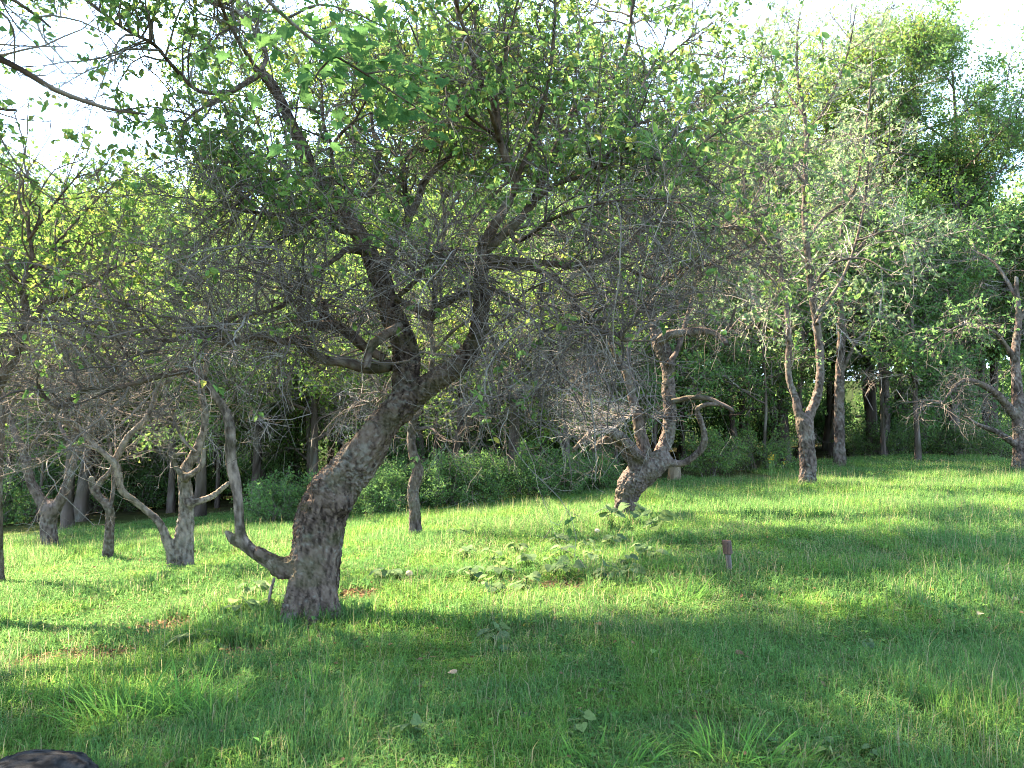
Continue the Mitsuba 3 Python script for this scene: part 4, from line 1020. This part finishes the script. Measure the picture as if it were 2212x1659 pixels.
rng = np.random.default_rng(8)
pts = np.vstack([spline(c, .03)[:, :3][(40 if i == 0 else 0):] for i, c in enumerate(bough)])
pts = pts[pts[:, 1] > 3.3]
CROWN = limbs_of(t, [np.array([trunk[24], [-2.9, -1.4, 6.6, .08], [-3.2, .6, 7.0, .05], [-3.4, 2.6, 7.2, .012]]), np.array([trunk[26], [-1.6, -1.4, 7.0, .06], [-.9, .2, 7.4, .03], [-.6, 1.6, 7.6, .012]])], .15, 6, 'far_bark_mat', .3)
for k in range(44):
    q = CROWN[k % 2]
    q = q[rng.integers(len(q) // 3, len(q)), :3] + rng.normal(0, [.7, .5, .35])
    place(f'maple_tree__crown__{k + 1:03d}', 'green', q, rng.normal(0, 1, 3) * [1, 1, .4], 1.0, rng)
for _ in range(280):
    o = pts[rng.integers(0, len(pts))]
    d = rng.normal(0, 1, 3) * [1, 1, .3] + [.5, .1, -.35]
    p = o + rng.normal(0, .12, 3) + unit(d) * rng.uniform(.02, .10)
    v, f = maple_leaf(p, d, rng.normal(0, .35, 3) + [0, -.15, 1], rng.uniform(.06, .10), rng)
    put(new(t + '__leaf'), (v, f), 'leaf_mat', color=np.repeat((np.array([[.065, .14, .045], [.055, .125, .04], [.08, .16, .045]])[rng.integers(0, 3)] * rng.uniform(.8, 1.3))[None], len(v), 0))

# ------------------------------------------------------------------ broad-leaved plants in the grass
HEART = [(0, 0), (.22, -.12), (.48, .05), (.52, .38), (.36, .70), (0, 1.0)]


def broad_leaf(p, d, nr, s, w, rng, outline=HEART):
    out = outline + [(-x, y) for x, y in outline[-2:0:-1]]
    d, nr = unit(d), unit(nr - d * (nr @ d))
    side = np.cross(d, nr)
    wav = rng.uniform(-.04, .04, len(out))
    V = [p + d * s * .45 - nr * s * .05] + [p + side * x * w + d * y * s + nr * s * (abs(x) * .18 - y * y * .28 + o) for (x, y), o in zip(out, wav)]
    k = len(out)
    return np.array(V), np.array([[0, 1 + i, 1 + (i + 1) % k] for i in range(k)])


BROAD = np.array([[.11, .17, .08], [.13, .20, .085], [.10, .155, .075], [.14, .20, .07], [.12, .17, .08]])


def plant(u, v, s, n, label, h=.16, group='broad-leaved plants in the grass', name='broad_leaved_plant', spread=.8, pal=BROAD, outline=HEART, wf=1.0):
    key = new(name)
    o = gpt(u, v)
    o[2] = gz(o[0], o[1])
    st, lv = [], []
    for k in range(n):
        a = 2 * np.pi * k / n + rng.uniform(-.5, .5)
        hd = np.array([math.cos(a), math.sin(a), 0])
        top = o + hd * spread * s * rng.uniform(.3, .9) + [0, 0, h * rng.uniform(.6, 1.3)]
        C = spline(np.array([[*o, .004], [*(o * .5 + top * .5 + [0, 0, .03]), .0035], [*top, .0025]]), .03)
        st.append(tube(C, 4, cap=False))
        sz = s * rng.uniform(.7, 1.25)
        v_, f_ = broad_leaf(top, hd + [0, 0, -.15], np.array([0, 0, 1.0]) + rng.normal(0, .3, 3), sz, sz * wf, rng, outline)
        lv.append((v_, f_, pal[rng.integers(0, len(pal))] * rng.uniform(.85, 1.2)))
    v_, f_ = join(st)
    put(key + '__stems', (v_, f_), 'grass_mat', color=np.tile([.12, .18, .06], (len(v_), 1)))
    for v_, f_, c in lv:
        put(new(key + '__leaf'), (v_, f_), 'leaf_mat', color=np.tile(c, (len(v_), 1)))
    tag(key, label, 'plant', group)


rng = np.random.default_rng(19)
PL = ['far left end', 'second from left end', 'third from left end', 'left middle', 'left middle, front row', 'back row centre', 'just before back centre', 'dead centre', 'back row right of centre', 'right of centre', 'back row right part', 'right part, front side', 'back right end', 'right end', 'front left part', 'front left of centre', 'near left end', 'front centre', 'front right of centre', 'front right end']
for pi, (u, v) in enumerate([(1010, 1212), (1060, 1228), (1105, 1205), (1140, 1232), (1095, 1258), (1190, 1190), (1215, 1222), (1180, 1250), (1260, 1205), (1285, 1235), (1330, 1200), (1345, 1245), (1390, 1215), (1425, 1225), (1065, 1290), (1120, 1285), (1010, 1262), (1240, 1262), (1300, 1270), (1375, 1262)]):
    plant(u + rng.uniform(-18, 18), v + rng.uniform(-8, 8), rng.uniform(.085, .125), 7, f'broad leaved plant in the patch left of the stake, {PL[pi]}', .17)
for u, v, l in [(1320, 1150, 'leafy plant at the sunny foot of the twisted tree, left of its base'), (1365, 1140, 'leafy plant right at the base of the twisted tree'), (1420, 1165, 'leafy plant in the grass just right of the twisted tree')]:
    plant(u, v, .17, 8, l, .28)
plant(1065, 1392, .11, 6, 'lone pale broad leaved plant in the shaded middle lawn', .10)
plant(840, 1262, .14, 6, 'broad leaved plant right of the big trunk foot in sun', .13)
plant(990, 1165, .14, 5, 'small broad leaved plant right of the slim apple trunk', .14)
for u, v, l in [(545, 1295, 'pale broad leaved plant under the hanging stub of the dead limb'), (600, 1330, 'broad leaved plant beside the left foot of the big trunk'), (520, 1340, 'broad leaved plant on the litter left of the big trunk')]:
    plant(u, v, .13, 7, l, .14)
plant(425, 1415, .26, 9, 'large dock rosette with long upright leaves on the brown litter at left', .14, spread=.4, outline=[(0, 0), (.14, .08), (.22, .4), (.17, .75), (0, 1.0)], name='dock_plant', group=None)
plant(885, 1610, .06, 6, 'small plant with rounded leaves near the bottom, left of centre', .12)
plant(1210, 1620, .055, 6, 'small round leaved plant at the bottom just right of centre', .08)
plant(1255, 1600, .055, 5, 'small round leaved plant beside the bottom centre grass tuft', .10)
for k in range(64):
    u, v = rng.uniform(60, 2150), rng.uniform(1330, 1650)
    plant(u, v, .055, 5, 'small low weed with a few rounded leaves in the shaded lawn', .05, group='small weeds in the shaded lawn', name='small_weed')

# fern at the foot of the double stemmed tree
o = gpt(398, 1248)
V, F = [], []
tag('fern', 'small bright fern at the foot of the double stemmed apple tree', 'fern')
for k in range(7):
    a = k * .9
    fr = grow(np.array([[o[0], o[1], gz(o[0], o[1])]]), np.array([[math.cos(a) * .7, math.sin(a) * .7, 1.0]]), np.array([.42]), 8, .04, np.array([[math.cos(a) * .05, math.sin(a) * .05, -.16]]), rng)[0]
    ps, fs = [tubes(fr[None], np.full((1, 9), .003), 3)], None
    for j in range(1, 9):
        tn = unit(fr[j] - fr[j - 1])
        sd = unit(np.cross(tn, [0, 0, 1.0]))
        w = .11 * math.sin(math.pi * (j + .6) / 10)
        for q in (-1, 1):
            ps.append((np.array([fr[j] - tn * .016, fr[j] + sd * q * w + tn * .02, fr[j] + tn * .016]), np.array([[0, 1, 2]])))
    v_, f_ = join(ps)
    put(new('fern__frond'), (v_, f_), 'leaf_mat', color=np.tile([.15, .26, .06], (len(v_), 1)))


# ------------------------------------------------------------------ small things: stake, stump, windfalls, fallen leaves, goldenrod, boulder
def lathe(profile, n=16, wob=0.0, seed=0):
    pr = np.asarray(profile, float)
    ang = np.arange(n) * 2 * np.pi / n
    V = np.stack([pr[:, None, 0] * np.cos(ang), pr[:, None, 0] * np.sin(ang), pr[:, None, 1] + 0 * ang], -1)
    if wob:
        V[..., :2] *= (1 + wob * 2 * (meshkit.fbm(V * 9 + seed, 3) - .5))[..., None]
    i, j = np.meshgrid(np.arange(len(pr) - 1), np.arange(n), indexing='ij')
    q = np.stack([i * n + j, i * n + (j + 1) % n, (i + 1) * n + (j + 1) % n, (i + 1) * n + j], -1).reshape(-1, 4)
    return V.reshape(-1, 3), np.vstack([q[:, [0, 1, 2]], q[:, [0, 2, 3]]])


o = gpt(1578, 1250)
D = o[1]
o[2] = gz(o[0], o[1])
k = D / FP
top = at(1572, 1167, D)[2]
tilt = np.array([(1571 - 1578) * k / (top - o[2]), 0.02])


def stand(m):
    v, f = m
    v = v + [o[0], o[1], 0]
    v[:, :2] += (v[:, 2:] - o[2]) * tilt
    return v, f


r1, r2, zc = 6.0 * k, 10.0 * k, top - 29 * k
tag('iron_stake', 'rusty iron pipe stake with a wider brown cap standing in the grass', 'stake')
put('iron_stake__pipe', stand(lathe([(r1, o[2] - .2), (r1, zc + .01), (.001, zc + .01)], 16)), 'pipe_mat', smooth=30)
put('iron_stake__cap', stand(lathe([(.001, zc), (r2 * .9, zc), (r2, zc + .006), (r2, top - .03), (r2 * .985, top - .028), (r2 * .985, top - .006), (r2 * .9, top), (r2 * .3, top), (.001, top)], 20)), 'rust_mat', smooth=30)

p = at(1457, 1036, 20.0)
z0 = gz(p[0], p[1])
tag('tree_stump', 'pale sawn stump in shade just behind the twisted apple tree', 'stump')
v, f = lathe([(.19, -.1), (.16, .1), (.145, .35), (.14, .42), (.13, .43)], 18, .06, 2)
put('tree_stump__bark', (v + [p[0], 20.0, z0], f), 'wood_mat', smooth=40)
v, f = lathe([(.131, .428), (.08, .434), (.001, .436)], 18, .06, 2)
put('tree_stump__cut_top', (v + [p[0], 20.0, z0], f), 'dead_wood_mat')

for u, v, l in [(1290, 1164, 'pale windfall apple in the sunny grass left of the twisted tree'), (884, 1262, 'pale windfall apple lying right of the big trunk near the leafy plant')]:
    q = gpt(u, v)
    key = new('windfall_apple')
    apple(key, np.array([q[0], q[1], gz(q[0], q[1]) + .11]), .038, 'windfall_mat')
    tag(key, l, 'apple', 'windfall apples')

for u, v, c, l in [(2008, 1295, (.55, .16, .04), 'orange fallen leaf on the shaded grass at the far right'), (1745, 1272, (.10, .05, .04), 'dark brown curled fallen leaf right of the rusty stake'), (1414, 1434, (.28, .42, .16), 'pale green round fallen leaf in the middle of the lower lawn'), (2188, 1318, (.42, .38, .28), 'pale dry fallen leaf near the right edge'),
                   (985, 1485, (.45, .33, .22), 'tan dry fallen leaf in the lower lawn below the lone plant'), (1590, 1440, (.20, .12, .08), 'brown fallen leaf in the right lawn below the stake'), (1290, 1372, (.38, .22, .10), 'tan fallen leaf right of the lone broad leaved plant'), (1645, 1212, (.42, .30, .20), 'tan fallen leaf in sun right of the rusty stake'), (2120, 1350, (.40, .33, .22), 'dry leaf by the coarse grass at the right edge')]:
    q = gpt(u, v)
    a = rng.uniform(0, 6.28)
    v_, f_ = broad_leaf(np.array([q[0], q[1], gz(q[0], q[1]) + .09]), np.array([math.cos(a), math.sin(a), .1]), np.array([0, -.3, 1.0]), .055, .05, rng)
    key = new('fallen_leaf')
    put(key, (v_, f_), 'leaf_mat', color=np.tile(c, (len(v_), 1)))
    tag(key, l, 'leaf', 'fallen leaves on the lawn')

p = at(1668, 1020, 20.5)
z0 = float(gz(p[0], p[1]))
tag('goldenrod', 'yellow flowering goldenrod at the wood edge left of the forked tree', 'flower')
st = grow(np.tile([p[0], 20.5, z0], (7, 1)) + rng.normal(0, .08, (7, 3)) * [1, 1, 0], rng.normal(0, .12, (7, 3)) + [0, 0, 1.0], rng.uniform(.35, .55, 7), 4, .08, np.zeros(3), rng)
put('goldenrod__stems', tubes(st, np.full((7, 5), .006), 4), 'twig_mat', color=np.tile([.12, .20, .06], (7 * 20, 1)))
pp = np.repeat(st[:, -1], 8, 0) + rng.normal(0, .03, (56, 3))
v, f, c = leaves(pp, rng.normal(0, 1, (56, 3)), rng, .035, wide=.9, colors=np.array([[.55, .36, .03], [.62, .42, .05]]))
put('goldenrod__blossom', (v, f), 'leaf_mat', color=c)
tag('goldenrod__blossom', kind='stuff')

import trimesh
ico = trimesh.creation.icosphere(5)
v = np.array(ico.vertices)
n = meshkit.fbm(v * 1.6 + 4, 4) - .5
v = np.sign(v) * np.abs(v) ** .72 * (1 + .35 * n[:, None]) + .02 * (meshkit.fbm(v * 14, 2) - .5)[:, None] * v
c = at(60, 1713, 3.75)
put('boulder', (v * [.26, .22, .15] + [c[0], c[1], c[2] - .01], ico.faces), 'stone_mat', smooth=35)
tag('boulder', 'dark grey boulder top in the bottom left corner', 'boulder')

# leaf canopy added above the slim tree to shade the right lawn
rng = np.random.default_rng(47)
for k in range(100):
    d = unit(rng.normal(0, 1, 3))
    q = (np.array([-2.6, 12.4, 6.7]) + d * [2.6, 1.2, 1.0] * rng.uniform(.3, 1)) if k % 2 else (np.array([-.9, 14.0, 6.9]) + d * [2.7, 1.8, 1.4] * rng.uniform(.35, 1))
    place(f'slim_apple_tree__crown__{k + 1:03d}', 'yellow' if k % 3 else 'green', q - d * .6, d + [0, 0, .2], .85, rng)
tag('slim_apple_tree__crown', kind='stuff')

# ------------------------------------------------------------------ each tree and bush of the wood is told by where it shows
ANCHOR = [(-400, 'outside the left edge'), (0, 'at the left edge'), (107, 'by the dark forked trunk'), (232, 'by the crooked stump tree'), (395, 'by the double stemmed tree'), (560, 'by the dead limb'), (720, 'behind the big trunk'), (895, 'by the slim apple trunk'), (1080, 'over the bramble row'),
          (1300, 'by the pale dead twigs'), (1440, 'behind the twisted tree'), (1600, 'by the goldenrod'), (1743, 'behind the forked tree'), (1840, 'by the mossy grey trunk'), (1940, 'by the brown trunk'), (2080, 'above the tall weeds'), (2200, 'by the right edge tree'), (2600, 'outside the right edge')]
ORD = ['nearest', 'second nearest', 'third nearest', 'fourth nearest', 'fifth nearest', 'sixth nearest', 'seventh nearest', 'eighth nearest', 'ninth nearest', 'tenth nearest', 'eleventh nearest', 'twelfth nearest', 'thirteenth nearest', 'farthest']
sets = {}
for key, (x, y) in POS.items():
    u = 1106 + FP * x / y
    where = min(ANCHOR, key=lambda a: abs(a[0] - u))[1]
    sets.setdefault((labels[key]['label'], where), []).append((y, key))
for (base, where), found in sets.items():
    for i, (_, key) in enumerate(sorted(found)):
        labels[key]['label'] = f'{base}, {where}' if len(found) == 1 else f'{base}, {ORD[min(i, 13)]} one {where}'
